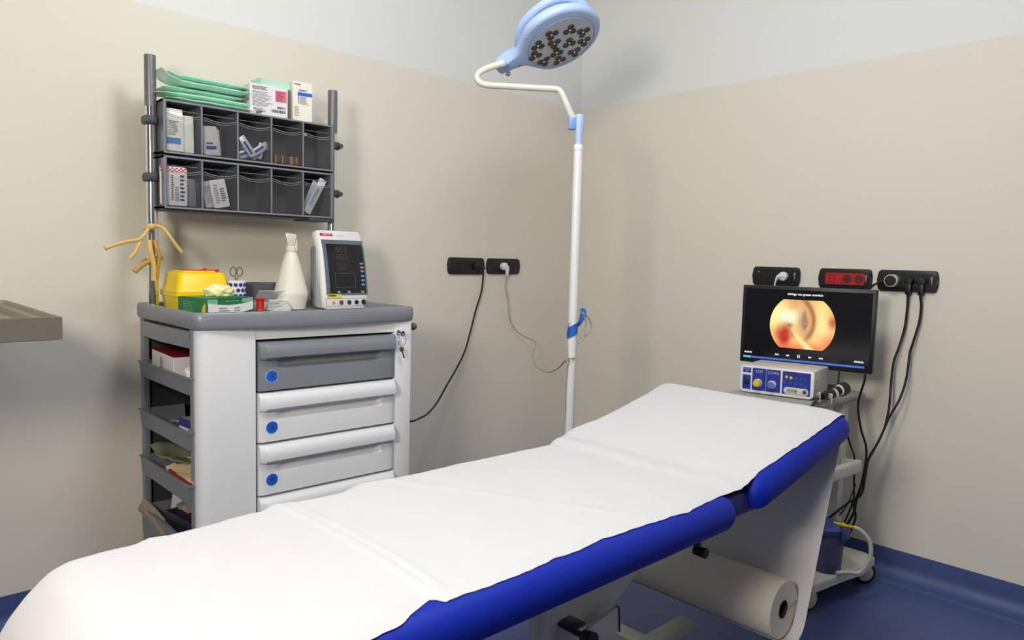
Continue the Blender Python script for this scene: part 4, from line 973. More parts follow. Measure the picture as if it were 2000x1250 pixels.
# ------------------------------------------------------------------ equipment cart
CA = math.radians(-3)
CX, CY = -0.365, -1.405
cart = thing('equipment_cart', 'white wheeled equipment cart carrying the display in the right corner behind the couch', 'cart', (CX, CY, 0), CA)
MK = T(CX, CY, 0) @ RZ(CA)
part('top_shelf', MB().box((-0.225, -0.215, 0.706), (0.235, 0.105, 0.733), 0.012, 3, M=MK), mat('shelf_grey', rgb(158, 158, 152), 0.45), cart)
part('lower_shelf', MB().box((-0.20, -0.205, 0.435), (0.21, 0.205, 0.452), 0.006, 2, M=MK), M_FRAME, cart)
br = MB().box((-0.10, -0.262, 0.448), (0.13, -0.236, 0.498), 0.010, 3, M=MK).box((0.10, -0.24, 0.452), (0.13, -0.19, 0.492), 0.006, 2, M=MK)
part('side_rail', br, M_FRAME, cart)
part('rail_hole', MB().cyl(MK @ V((-0.045, -0.2625, 0.47)), MK @ V((-0.045, -0.260, 0.47)), 0.005, n=14).cyl(MK @ V((0.0, -0.2625, 0.472)), MK @ V((0.0, -0.260, 0.472)), 0.005, n=14).cyl(MK @ V((0.05, -0.2625, 0.476)), MK @ V((0.05, -0.260, 0.476)), 0.005, n=14), M_CARDG, cart)
for y in (-0.17, 0.17): part('upright', MB().box((0.10, y - 0.02, 0.10), (0.15, y + 0.02, 0.70), 0.006, 2, M=MK), M_FRAME, cart)
part('base_plate', MB().prism([(-0.20, -0.262), (0.02, -0.285), (0.10, -0.30), (0.235, -0.285), (0.25, -0.24), (0.22, 0.23), (-0.20, 0.23), (-0.24, 0.18), (-0.24, -0.22)], 0.075, 0.110, 0.012, MK, 3), M_FRAME, cart)
for i, (x, y) in enumerate(((-0.175, -0.235), (0.215, -0.255), (-0.175, 0.19), (0.19, 0.19))):
    c = MK @ V((x, y, 0.042))
    ax = V((0.35, 0.94, 0)) if i == 0 else V((0.6, 0.8, 0)); ax = ax.normalized() if i else V((0.18, 0.98, 0)).normalized()
    w = part('caster', MB().tube([c - ax * 0.014, c - ax * 0.011, c + ax * 0.011, c + ax * 0.014], [0.036, 0.042, 0.042, 0.036], 28), M_RUBBER, cart)
    part('caster_hub', MB().tube([c - ax * 0.0165, c - ax * 0.0145], [0.028, 0.031], 24).tube([c + ax * 0.0145, c + ax * 0.0165], [0.031, 0.028], 24).box(c + V((-0.022, -0.022, 0.040)), c + V((0.022, 0.022, 0.05)), 0.004), M_FRAME, w)

# ------------------------------------------------------------------ display on its stand
TLp, TRp = ad(1452, 556, 2.95), ad(1714, 567, 2.66)
rdir = TRp - TLp; rdir.z = 0
SW = rdir.length; SH = 0.310
MS = FR((TLp.x, TLp.y, TLp.z - SH), rdir)      # origin lower left, x right, y up, z towards the viewer
t = thing('display', 'black flat display showing an endoscopic picture on the cart', 'display', MS @ V((SW / 2, 0, -0.03)))
part('display_case', MB().box((0, 0, -0.028), (SW, SH, 0.0), 0.004, 2, M=MS).box((0.08, 0.04, -0.055), (SW - 0.08, SH - 0.05, -0.026), 0.01, 2, M=MS), M_BLACK, t)
part('screen', MB().box((0.013, 0.026, -0.001), (SW - 0.013, SH - 0.013, 0.0006), M=MS), M_SCREEN, t)
sb = 0.7335 - MS.translation.z
part('stand', MB().box((SW / 2 - 0.03, sb + 0.006, -0.05), (SW / 2 + 0.03, 0.10, -0.03), 0.004, 2, M=MS).box((SW / 2 - 0.11, sb, -0.13), (SW / 2 + 0.10, sb + 0.012, -0.005), 0.004, 2, M=MS), M_BLACK, t)
uv = lambda u, v, o=0.0009: MS @ V((SW * u, SH * (1 - v), o))
def onS(u, v, o=0.0009): return MS @ T(SW * u, SH * (1 - v), o)
# endoscopic picture
def endo(x, y):
    base = [252, 205, 128]
    def mixc(c, w):
        w = max(0, min(1, w))
        for i in range(3): base[i] += (c[i] - base[i]) * w
    g = lambda cx_, cy_, sx_, sy_: math.exp(-(((x - cx_) / sx_) ** 2 + ((y - cy_) / sy_) ** 2))
    nz = noise.noise(V((x * 3, y * 3, 1))); nz2 = noise.noise(V((x * 9, y * 9, 5)))
    mixc((240, 150, 80), 0.8 * g(0.0, 0.85, 0.55, 0.22)); mixc((250, 185, 120), 0.8 * g(0.55, 0.7, 0.4, 0.3))
    mixc((255, 242, 150), 1.25 * g(-0.72, 0.22, 0.55, 0.50)); mixc((255, 252, 215), 1.35 * g(-0.42, 0.24, 0.34, 0.24))
    mixc((255, 225, 140), 1.0 * g(0.58, 0.45, 0.22, 0.5)); mixc((255, 240, 160), 1.2 * g(0.68, -0.12, 0.26, 0.34))
    mixc((255, 140, 80), 0.9 * g(0.9, -0.55, 0.35, 0.35)); mixc((250, 130, 70), 0.9 * sst(-0.45, -0.75, y))
    mixc((196, 140, 100), (0.85 + 0.5 * nz2) * g(0.06, 0.14, 0.20, 0.42)); mixc((150, 115, 95), (0.8 + nz2) * g(0.10, 0.10, 0.09, 0.30))
    mixc((225, 165, 110), 0.8 * g(-0.25, 0.66, 0.25, 0.2))
    r_ = math.hypot(x + 0.52, y - 0.12); a = math.atan2(y - 0.12, x + 0.52)
    mixc((160, 104, 52), 0.9 * math.exp(-((r_ - 0.87) / 0.075) ** 2) * sst(-0.95, -0.5, a) * (1 - sst(0.75, 1.05, a)))
    mixc((216, 118, 62), 1.1 * g(-0.62, -0.30, 0.24, 0.26)); mixc((192, 34, 8), 1.35 * g(-0.52, -0.36, 0.16, 0.26) * (1 + 0.5 * nz))
    mixc((140, 88, 56), 0.75 * g(-0.38, -0.02, 0.11, 0.07)); mixc((190, 125, 95), 0.7 * g(-0.30, -0.30, 0.12, 0.14))
    mixc((196, 104, 50), 1.1 * g(0.92, 0.14, 0.13, 0.20))
    p0, p1 = (-0.36, -0.04), (0.30, -0.80); dx, dy = p1[0] - p0[0], p1[1] - p0[1]; L2 = dx * dx + dy * dy
    s = ((x - p0[0]) * dx + (y - p0[1]) * dy) / L2; s2 = max(0, min(1.2, s)); dd = math.hypot(x - p0[0] - dx * s2, y - p0[1] - dy * s2 + 0.05 * math.sin(PI * s2))
    wd = 0.055 + 0.06 * s2
    if s > -0.05:
        mixc((255, 222, 150), (1 - sst(wd * 0.75, wd * 1.1, dd)) * sst(0.0, 0.35, s)); mixc((255, 248, 210), 0.8 * (1 - sst(0, wd * 0.6, dd)) * sst(0.3, 0.9, s))
    return [lin(max(0, min(255, c + 6 * nz2))) for c in base] + [1.0]
CXu, CYv, RR = 0.478, 0.476, 0.393 * SH
b = MB(); cols = []
cuv = MS @ T(SW * CXu, SH * (1 - CYv), 0.0008)
NR, NA = 44, 120
def clipy(x, y): return x, max(-0.755 * RR, min(0.80 * RR, y))
pts2 = [(0, 0)]
for i in range(1, NR + 1):
    for j in range(NA):
        a = 2 * PI * j / NA; pts2.append((RR * i / NR * math.cos(a), RR * i / NR * math.sin(a)))
pts2 = [clipy(*p) for p in pts2]
fs = [(0, 1 + j, 1 + (j + 1) % NA) for j in range(NA)]
for i in range(NR - 1):
    for j in range(NA):
        o_ = 1 + i * NA; fs.append((o_ + j, o_ + NA + j, o_ + NA + (j + 1) % NA, o_ + (j + 1) % NA))
b.add([(x, y, 0) for x, y in pts2], fs, cuv)
ME = bpy.data.materials.new('endoscopic_picture'); ME.use_nodes = True
nt = ME.node_tree; pb_ = nt.nodes['Principled BSDF']; at_ = nt.nodes.new('ShaderNodeAttribute'); at_.attribute_name = 'picture'
pb_.inputs['Base Color'].default_value = (0.01, 0.01, 0.01, 1); pb_.inputs['Emission Strength'].default_value = 1.0
nt.links.new(at_.outputs['Color'], pb_.inputs['Emission Color'])
oe = part('endoscopic_picture', b, ME, t, recalc=False)
ca = oe.data.color_attributes.new('picture', 'FLOAT_COLOR', 'POINT')
for i, (x, y) in enumerate(pts2): ca.data[i].color = endo(x / RR, y / RR)
text('screen_title', 'miringo con grasso montato', 0.0125, onS(0.49, 0.093), E_WHITE, t, 0.0003, sx=0.92, bold=0.0003)
text('time_lettering', '00:00:03', 0.0088, onS(0.068, 0.868), E_WHITE, t, 0.0003, bold=0.0003)
text('time_lettering', '00:00:56', 0.0095, onS(0.905, 0.868), E_WHITE, t, 0.0003, bold=0.0003)
part('progress_bar', MB().box(( SW * 0.03, SH * 0.060, 0.0006), (SW * 0.945, SH * 0.085, 0.0010), M=MS), E_BAR, t)
part('progress_fill', MB().box(( SW * 0.03, SH * 0.060, 0.0009), (SW * 0.085, SH * 0.085, 0.0013), M=MS).box((SW * 0.082, SH * 0.058, 0.0011), (SW * 0.09, SH * 0.087, 0.0015), M=MS) , E_CYAN, t)
q = MB()
tri = lambda Mq, s: q.prism([(-0.004 * s, -0.0038), (0.0028 * s, 0), (-0.004 * s, 0.0038)][::1 if s > 0 else -1], 0, 0.0004, M=Mq)
vv = 0.868
for u, kind in ((0.305, 'pp'), (0.385, 'p'), (0.548, 'n'), (0.628, 'nn')):
    s = -1 if 'p' in kind else 1
    tri(onS(u, vv), s); tri(onS(u, vv) @ T(0.0058 * s, 0, 0), s)
    if len(kind) == 2: q.box((0.0088 * s - 0.0008, -0.0038, 0), (0.0088 * s + 0.0008, 0.0038, 0.0004), M=onS(u, vv))
for dx in (-0.0046, 0.0016): q.box((dx, -0.0062, 0), (dx + 0.003, 0.0062, 0.0004), M=onS(0.467, vv))
part('player_icons', q, E_WHITE, t)
text('maker_lettering', 'PHILIPS', 0.0068, MS @ T(SW * 0.46, 0.012, 0.0004), M_INKL, t, 0.0003, sx=1.2)
o_ = part('display_cable', cord([at(1690, 731, 'x', -0.27), at(1688, 745, 'x', -0.265), at(1676, 790, 'x', -0.22), at(1681, 835, 'x', -0.20), at(1691, 870, 'x', -0.19), at(1691, 900, 'x', -0.19), at(1681, 950, 'x', -0.20), at(1668, 985, 'x', -0.23), at(1671, 1010, 'x', -0.22), at(1660, 1040, 'x', -0.24), at(1645, 1062, 'x', -0.25), at(1628, 1066, 'x', -0.26)], 0.0044), M_RUBBER); tag(o_, 'black display cable hanging from the lower right of the display', 'cord')
o_ = part('signal_cable', cord([at(1640, 722, 'x', -0.27), at(1638, 740, 'x', -0.27), at(1637, 760, 'x', -0.27), at(1642, 790, 'x', -0.12), at(1650, 830, 'x', -0.10), at(1661, 870, 'x', -0.10), at(1669, 895, 'x', -0.12), at(1668, 940, 'x', -0.13), at(1667, 975, 'x', -0.13), at(1654, 1010, 'x', -0.14), at(1646, 1025, 'x', -0.15)], 0.0036), M_RUBBER); tag(o_, 'thin black signal cable dropping from under the display behind the cart shelf', 'cord')
o_ = part('signal_cable', cord([at(1671, 945, 'x', -0.16), at(1660, 975, 'x', -0.2), at(1645, 1000, 'x', -0.24), at(1630, 1012, 'x', -0.26), at(1605, 1014, 'x', -0.28)], 0.0028), M_RUBBER); tag(o_, 'thinnest black cable curling left below the cart rail', 'cord')

# ------------------------------------------------------------------ electrosurgical generator
EA = math.radians(100 - 90)
e0, e1 = at(1453, 768, 'x', -0.560), None
EO = V((-0.553, -1.328, 0.7335))
rv = V((math.sin(EA) * 1.0, -math.cos(EA), 0))
ME_ = FR(EO, rv)                       # x right, y up, z towards the viewer
EW, EH, ED = 0.262, 0.104, 0.215
t = thing('electrosurgical_generator', 'grey electrosurgical generator with blue front panels on the cart under the display', 'generator', EO + rv * EW / 2)
part('case', MB().box((0.002, 0.006, -ED), (EW - 0.002, EH - 0.002, -0.006), 0.006, 2, M=ME_), M_ESUW, t)
part('front_frame', MB().prism(rrect(0, 0.004, EW, EH, 0.012), -0.010, 0.0, 0.004, ME_), M_WHITE, t)
for x in (0.03, EW - 0.03):
    for z in (-0.03, -ED + 0.03): part('foot', MB().cyl(ME_ @ V((x, 0, z)), ME_ @ V((x, 0.008, z)), 0.010, n=16), M_RUBBER, t)
es = lambda u, v: (EW * u, EH * (1 - v))
def epanel(u0, v0, u1, v1, m=M_ESUB, z=0.0006, nm='blue_panel'):
    a, b_ = es(u0, v1), es(u1, v0); return part(nm, MB().prism(rrect(a[0], a[1], b_[0], b_[1], 0.002), -0.001, z, M=ME_), m, t)
epanel(0.035, 0.09, 0.150, 0.27); epanel(0.035, 0.35, 0.150, 0.86); epanel(0.170, 0.08, 0.362, 0.87); epanel(0.366, 0.08, 0.560, 0.87); epanel(0.585, 0.08, 0.958, 0.87)
part('rocker_switch', MB().box((EW * 0.06, EH * 0.30, 0), (EW * 0.125, EH * 0.56, 0.004), 0.0015, 2, M=ME_), mat('rocker_dark', rgb(24, 40, 62), 0.3), t)
for u, m, r in ((0.255, M_KNOBY, 0.0155), (0.452, M_KNOBB, 0.0150)):
    x, y = es(u, 0.60); Mq = ME_ @ T(x, y, 0)
    k = part('dial', MB().lathe([(r, 0), (r, 0.006), (r * 0.84, 0.007), (r * 0.80, 0.020)], M=Mq, n=28), M_CARDG, t)
    part('dial_cap', MB().lathe([(r * 0.80, 0.0195), (r * 0.76, 0.0215), (r * 0.02, 0.022)], M=Mq, n=28), m, k, label='coloured dial cap')
for body, u, v, s in (('CUT', 0.265, 0.20, 0.014), ('COAG', 0.462, 0.20, 0.014), ('SURTRON', 0.092, 0.145, 0.0058), ('50D', 0.092, 0.215, 0.0065)):
    x, y = es(u, v); text('panel_lettering', body, s, ME_ @ T(x, y, 0.0009), M_CARDG, t, 0.0003)
for u, v, m in ((0.64, 0.27, M_KNOBY), (0.70, 0.29, M_KNOBY)):
    x, y = es(u, v); part('indicator', MB().prism(circ(0, 0, 0.0052, 16), 0, 0.0015, M=ME_ @ T(x, y, 0)), m, t)
q = MB()
for u, v in ((0.77, 0.30), (0.83, 0.30), (0.89, 0.30), (0.61, 0.46), (0.70, 0.47), (0.77, 0.48), (0.84, 0.48), (0.90, 0.55)):
    x, y = es(u, v); bars(q, ME_, x - 0.005, y - 0.005, x + 0.006, y + 0.005, 3, 0.0008, int(u * 100), 0.3)
part('panel_print', q, M_KNOBB, t)
x0_, y0_ = es(0.61, 0.86); x1_, y1_ = es(0.935, 0.62)
pl = part('output_panel', MB().prism(rrect(x0_, y0_, x1_, y1_, 0.0112), 0, 0.002, 0.0006, ME_), M_CARDG, t)
part('output_socket', MB().prism(rrect(x0_ + 0.010, y0_ + 0.005, x0_ + 0.048, y1_ - 0.005, 0.0055), 0.0015, 0.0028, M=ME_), M_BEIGE, t)
part('output_hole', MB().prism(circ(x0_ + 0.020, (y0_ + y1_) / 2, 0.002, 10), 0.0026, 0.0032, M=ME_).prism(circ(x0_ + 0.030, (y0_ + y1_) / 2, 0.002, 10), 0.0026, 0.0032, M=ME_).prism(circ(x0_ + 0.042, (y0_ + y1_) / 2, 0.003, 10), 0.0026, 0.0032, M=ME_).prism(circ(x1_ - 0.0125, (y0_ + y1_) / 2, 0.0072, 20), 0.0015, 0.003, M=ME_), M_DGREY, t)
q = MB()
for z in (-0.04, -0.12):
    for y in (0.035, 0.065): q.cyl(ME_ @ V((EW - 0.003, y, z)), ME_ @ V((EW - 0.0005, y, z)), 0.003, n=12)
part('side_screw', q, M_STEEL, t)

# camera handpiece in a holder on the shelf
c = V((-0.515, -1.578, 0.7345))
t = thing('endoscope_camera', 'black endoscope camera handpiece lying beside the generator on the cart shelf', 'camera head', c)
a_ = at(1605, 778, 'x', -0.50); b__ = at(1628, 768, 'x', -0.44); c__ = at(1640, 762, 'x', -0.42)
fx = lambda p: V((p.x, p.y, max(p.z, 0.753)))
a_, b__, c__ = fx(a_), fx(b__), fx(c__)
part('handpiece', MB().tube([a_, a_.lerp(b__, 0.6), b__, c__], [0.012, 0.018, 0.017, 0.016], 20), M_BLACK, t)
dr = (c__ - a_).normalized()
part('steel_ring', MB().tube([b__ - dr * 0.006, b__ + dr * 0.006], 0.0185, 24), M_CHROME, t)
part('coupler', MB().tube([c__, c__ + dr * 0.014, c__ + dr * 0.03], [0.024, 0.025, 0.022], 28), M_BLACK, t)
part('coupler_face', MB().tube([c__ - dr * 0.004, c__], [0.018, 0.021], 28), M_CARDG, t)
for px_ in ((1600, 765), (1622, 775)):
    p = at(*px_, 'x', -0.52); p.z = 0.7345
    part('clip', MB().box(p + V((-0.006, -0.006, 0)), p + V((0.006, 0.006, 0.038)), 0.003, 2), M_CHROME, t)
part('lead', cord([a_, a_ + V((-0.02, 0.01, -0.006)), at(1592, 785, 'x', -0.56), at(1585, 795, 'x', -0.62)], 0.006), M_RUBBER, t)

# ------------------------------------------------------------------ suction canister on the cart base
JX, JY = -0.415, -1.630
t = thing('suction_canister', 'blue translucent suction canister standing on the cart base', 'canister', (JX, JY, 0.1105))
part('jar', MB().lathe([(0.046, 0), (0.050, 0.004), (0.056, 0.14), (0.056, 0.142)], (JX, JY, 0.1105), 36), M_JAR, t)
part('lid', MB().lathe([(0.060, 0.140), (0.062, 0.143), (0.062, 0.162), (0.055, 0.168), (0.03, 0.182), (0.002, 0.183)], (JX, JY, 0.1105), 36), mat('canister_lid_blue', rgb(58, 70, 128), 0.4), t)
part('lid_clip', MB().box((JX - 0.03, JY - 0.068, 0.235), (JX + 0.03, JY - 0.058, 0.285), 0.004, 2), mat('clip_blue', rgb(62, 74, 130), 0.4), t)
h0 = at(1652, 1027, 'x', JX); h1 = at(1668, 1030, 'x', -0.40)
part('yellow_connector', MB().tube([V((JX - 0.005, JY - 0.02, h0.z)), h0, h1], [0.007, 0.006, 0.005], 14).cyl(h0 + V((0, 0.012, 0)), h0 + V((0, 0.004, 0)), 0.009), mat('connector_yellow', rgb(222, 190, 30), 0.4), t)
hs = [h1] + [at(*q, 'x', v) for q, v in (((1682, 1037), -0.39), ((1697, 1055), -0.37), ((1701, 1078), -0.36), ((1694, 1100), -0.36), ((1678, 1120), -0.37), ((1655, 1134), -0.40), ((1632, 1142), -0.44))]
hs = [V((p.x, p.y, max(p.z, 0.118))) for p in hs]
o_ = part('suction_hose', cord(hs, [0.0075] * 1 if False else 0.0075, 14), M_HOSE); tag(o_, 'pale suction hose looping from the yellow connector of the canister', 'hose')

# ------------------------------------------------------------------ examination couch
BY0, BY1 = -1.872, -1.285
couch = thing('examination_couch', 'royal blue padded examination couch with raised backrest under white paper', 'examination couch', (-1.9, -1.545, 0))
def lerpt(tab, x):
    for (xa, ya), (xb, yb) in zip(tab, tab[1:]):
        if x <= xb: return ya + (yb - ya) * max(0.0, (x - xa) / (xb - xa))
    return tab[-1][1]
FAR = [(-2.90, -1.300), (-2.775, -1.301), (-2.738, -1.308), (-2.645, -1.317), (-2.615, -1.301), (-2.586, -1.312), (-2.53, -1.306), (-2.42, -1.289), (-2.397, -1.293), (-2.361, -1.269), (-2.287, -1.288), (-2.205, -1.293), (-2.142, -1.262), (-2.07, -1.275), (-1.972, -1.280), (-1.847, -1.266), (-1.72, -1.272), (-1.596, -1.284), (-1.519, -1.284), (-1.441, -1.258), (-1.376, -1.242), (-1.32, -1.249), (-1.286, -1.259), (-1.21, -1.259), (-1.019, -1.256), (-0.866, -1.238)]
NEAR = [(-2.90, -1.850), (-2.60, -1.855), (-2.48, -1.853), (-2.43, -1.846), (-2.385, -1.826), (-2.362, -1.816), (-2.352, -1.840), (-2.20, -1.840), (-2.08, -1.837), (-1.97, -1.833), (-1.86, -1.836), (-1.71, -1.845), (-1.60, -1.842), (-1.53, -1.838), (-1.46, -1.846), (-1.36, -1.836), (-1.20, -1.842), (-1.0, -1.850), (-0.88, -1.852)]
def cushion(x0, x1, y0, y1, z0, z1, M, r=0.040):
    return MB().box((x0, y0, z0), (x1, y1, z1), r, 6, M=M)
part('mattress', cushion(-2.765, -1.497, BY0, BY1, 0.583, 0.668, Matrix(), 0.0415), M_BLUE, couch, angle=60)
HX, HZ, BA = -1.475, 0.598, math.radians(11.6)
MBk = T(HX, 0, HZ) @ RY(-BA)
part('backrest', cushion(0.075, 0.622, BY0, BY1, -0.022, 0.068, MBk, 0.043), M_BLUE, couch, angle=60)
part('hinge_flap', MB().box((-1.56, BY0 + 0.035, 0.592), (-1.345, BY1 - 0.05, 0.656), 0.02, 3), mat('shaded_blue_vinyl', rgb(20, 34, 120), 0.5), couch)  # cushion blue darkened to put the shade of the hinge gap into the colour
part('mattress_frame', MB().box((-2.70, -1.76, 0.545), (-1.52, -1.34, 0.582), 0.006, 2), M_FRAME, couch)
part('backrest_frame', MB().box((0.06, -1.74, -0.050), (0.56, -1.36, -0.024), 0.006, 2, M=MBk), M_FRAME, couch)
# under-structure seen at the lower edge of the picture
p = at(1126, 1224, 'y', -1.70)
part('lift_column', MB().box((p.x - 0.024, -1.705, 0.12), (p.x + 0.026, -1.66, p.z - 0.004), 0.003, 2), M_FRAME, couch)
part('column_cap', MB().box((p.x - 0.024, -1.706, p.z - 0.004), (p.x + 0.026, -1.659, p.z + 0.004), 0.003, 2), M_BLACK, couch)
p2 = at(1088, 1235, 'y', -1.66)
part('lift_column', MB().box((p2.x - 0.05, -1.665, 0.12), (p2.x + 0.02, -1.62, 0.545), 0.02, 3), M_FRAME, couch)
g = [at(*q, 'y', -1.56) for q in ((1245, 1118), (1222, 1152), (1196, 1182), (1206, 1240), (1215, 1300), (1060, 1300), (1050, 1150), (1090, 1118))]
part('column_cover', MB().loft([[V((q.x, y, q.z)) for q in g] for y in (-1.56, -1.52)]), M_FRAME, couch)
g = [at(1206, 1182, 'y', -1.60), at(1207, 1232, 'y', -1.60), at(1150, 1250, 'y', -1.60), at(1150, 1225, 'y', -1.60)]
rings = [[V((q.x, y, q.z)) for q in g] for y in (-1.604, -1.596)]
part('gusset', MB().loft(rings), M_FRAME, couch)
part('gusset_edge', MB().tube([V((g[0].x - 0.01, -1.605, g[0].z + 0.002)), V((g[0].x, -1.605, g[0].z - 0.004)), V((g[1].x, -1.605, g[1].z))], 0.0022, 6), M_BLACK, couch)
kp = at(1141, 1243, 'y', -1.735)
part('adjust_knob', MB().tube([V((kp.x, -1.735, kp.z)), V((kp.x, -1.760, kp.z))], [0.016, 0.018], 20).tube([V((kp.x, -1.705, kp.z)), V((kp.x, -1.736, kp.z))], 0.007, 12), M_BLACK, couch)
bz = 0.14
e_ = at(1338, 1207, 'z', bz)
part('base_beam', MB().box((-2.75, e_.y - 0.028, 0.105), (e_.x + 0.01, e_.y + 0.022, bz), 0.005, 2), M_FRAME, couch)
e2_ = at(1255, 1235, 'z', bz)
part('cross_beam', MB().box((e2_.x - 0.06, -1.84, 0.085), (e2_.x - 0.0, -1.25, bz - 0.001), 0.005, 2), M_FRAME, couch)
part('cross_beam', MB().box((-2.72, -1.84, 0.085), (-2.66, -1.25, bz - 0.001), 0.005, 2), M_FRAME, couch)
part('bolt', MB().cyl(e_ + V((-0.09, -0.045, -0.03)), e_ + V((-0.09, -0.034, -0.03)), 0.010, n=8).cyl(e_ + V((-0.13, -0.045, -0.03)), e_ + V((-0.13, -0.034, -0.03)), 0.010, n=8), M_CHROME, couch)
for x in (-2.69, e2_.x - 0.03):
    for y in (-1.80, -1.29): part('foot', MB().lathe([(0.025, 0), (0.027, 0.004), (0.020, 0.03), (0.010, 0.034), (0.010, 0.09)], (x, y, 0), 20), M_RUBBER, couch)
part('lift_arm', MB().box((-2.2, -1.60, 0.12), (-2.14, -1.50, 0.55), 0.006, 2), M_FRAME, couch)
kn = at(1357, 1077, 'y', -1.80)
part('under_knob', MB().tube([V((kn.x, -1.80, kn.z + 0.004)), V((kn.x, -1.83, kn.z + 0.004))], [0.011, 0.012], 18).box((kn.x - 0.006, -1.812, kn.z), (kn.x + 0.006, -1.80, 0.585)), M_BLACK, couch)
for y in (-1.795, -1.285):
    part('roll_bracket', MB().box((-1.13, y - 0.004 + (0.03 if y < -1.5 else -0.0), 0.24), (-1.10, y + 0.004 + (0.03 if y < -1.5 else 0.0), 0.66), 0.001, 1), M_FRAME, couch) if False else None

# paper roll on its bar
RXc, RZc, RR_ = -1.112, 0.246, 0.083
RY0, RY1 = -1.805, -1.290
t = thing('paper_roll', 'large white roll of couch paper hung under the head end of the couch', 'paper roll', (RXc, (RY0 + RY1) / 2, RZc))
Mr = FR((RXc, RY1, RZc), (1, 0, 0))     # z towards -y
Lr = RY1 - RY0
b = MB(); n = 48
prof = [(0.026, 0.002), (RR_ - 0.003, 0.0), (RR_, 0.003), (RR_, Lr - 0.003), (RR_ - 0.003, Lr), (0.026, Lr - 0.002)]
b.lathe(prof, M=Mr, n=n, cap=False); b.lathe([(0.026, 0.002), (0.026, Lr - 0.002)], M=Mr, n=n, cap=False)
part('wound_paper', b, M_PAPERROLL, t)
part('core', MB().lathe([(0.0255, 0.001), (0.0255, Lr - 0.001), (0.0235, Lr - 0.001), (0.0235, Lr - 0.05), (0.001, Lr - 0.051)], M=Mr, n=32), mat('brown_core', rgb(58, 38, 34), 0.7), t)
part('holding_bar', MB().cyl((RXc, RY0 + 0.012, RZc + 0.017), (RXc, RY1 + 0.03, RZc + 0.017), 0.006, n=14).tube([V((RXc, RY1 + 0.028, RZc + 0.017)), V((RXc, RY1 + 0.028, 0.63))], 0.006, 10), M_FRAME, t)
part('end_seam', MB().tube([V((RXc + 0.02, RY0 - 0.0006, RZc - 0.004)), V((RXc + 0.076, RY0 - 0.0006, RZc + 0.004)), V((RXc + 0.05, RY0 - 0.0006, RZc - 0.062))], 0.0008, 6), M_TAUPE, t)

# ------------------------------------------------------------------ paper sheet over the couch
TOP = 0.668
bt = lambda s, o=0.0: MBk @ V((s, 0, 0.068 + o))
path = []
# foot drop, then along the mattress, the backrest, over the head end and down to the roll
for z in (0.10, 0.22, 0.34, 0.44, 0.52): path.append((-2.862 - 0.03 * (0.52 - z), z))
path += [(-2.852, 0.56), (-2.834, 0.592), (-2.808, 0.625), (-2.778, 0.653), (-2.745, 0.669)]
x = -2.70
while x < -1.56: path.append((x, TOP + 0.004)); x += 0.05
path += [(-1.52, 0.672), (-1.47, 0.677), (-1.43, 0.680)]
for s in (0.10, 0.15, 0.20, 0.25, 0.30, 0.35, 0.40, 0.45, 0.50, 0.55, 0.585):
    p = bt(s, 0.004); path.append((p.x, p.z))
cH = MBk @ V((0.582, 0, 0.025))
for k in range(1, 6):
    a = BA + PI / 2 - (PI / 2 + 0.30 + BA * 0) * k / 5
    path.append((cH.x + 0.0475 * math.cos(a), cH.z + 0.0475 * math.sin(a)))
px0, pz0 = path[-1]
ta = math.atan2(pz0 - RZc, px0 - RXc)     # go to the underside tangent of the roll
dist = math.hypot(px0 - RXc, pz0 - RZc); off = math.acos((RR_ + 0.003) / dist)
th = ta - off
qx, qz = RXc + (RR_ + 0.003) * math.cos(th), RZc + (RR_ + 0.003) * math.sin(th)
for k in range(1, 13): path.append((px0 + (qx - px0) * k / 12, pz0 + (qz - pz0) * k / 12))
ux, uz = (qx - px0), (qz - pz0); ul = math.hypot(ux, uz); ux, uz = ux / ul, uz / ul
path += [(qx + ux * 0.03, qz + uz * 0.03), (qx + ux * 0.055 - 0.004, qz + uz * 0.05), (RXc + 0.025, RZc - RR_ - 0.012), (RXc - 0.005, RZc - RR_ - 0.004), (RXc - 0.03, RZc - RR_ * 0.97)]
cp = [V((x, 0, z)) for x, z in path]
dense = []
for i in range(len(cp) - 1):
    n_ = max(1, int((cp[i + 1] - cp[i]).length / 0.008))
    for k in range(n_): dense.append(cp[i].lerp(cp[i + 1], k / n_))
dense.append(cp[-1])
for _ in range(2): dense = [dense[0]] + [(dense[i - 1] + dense[i] * 2 + dense[i + 1]) / 4 for i in range(1, len(dense) - 1)] + [dense[-1]]
ND = len(dense); NT = 72
iR = min(range(ND), key=lambda i: (dense[i] - V((px0, 0, pz0))).length)
rings_p = []
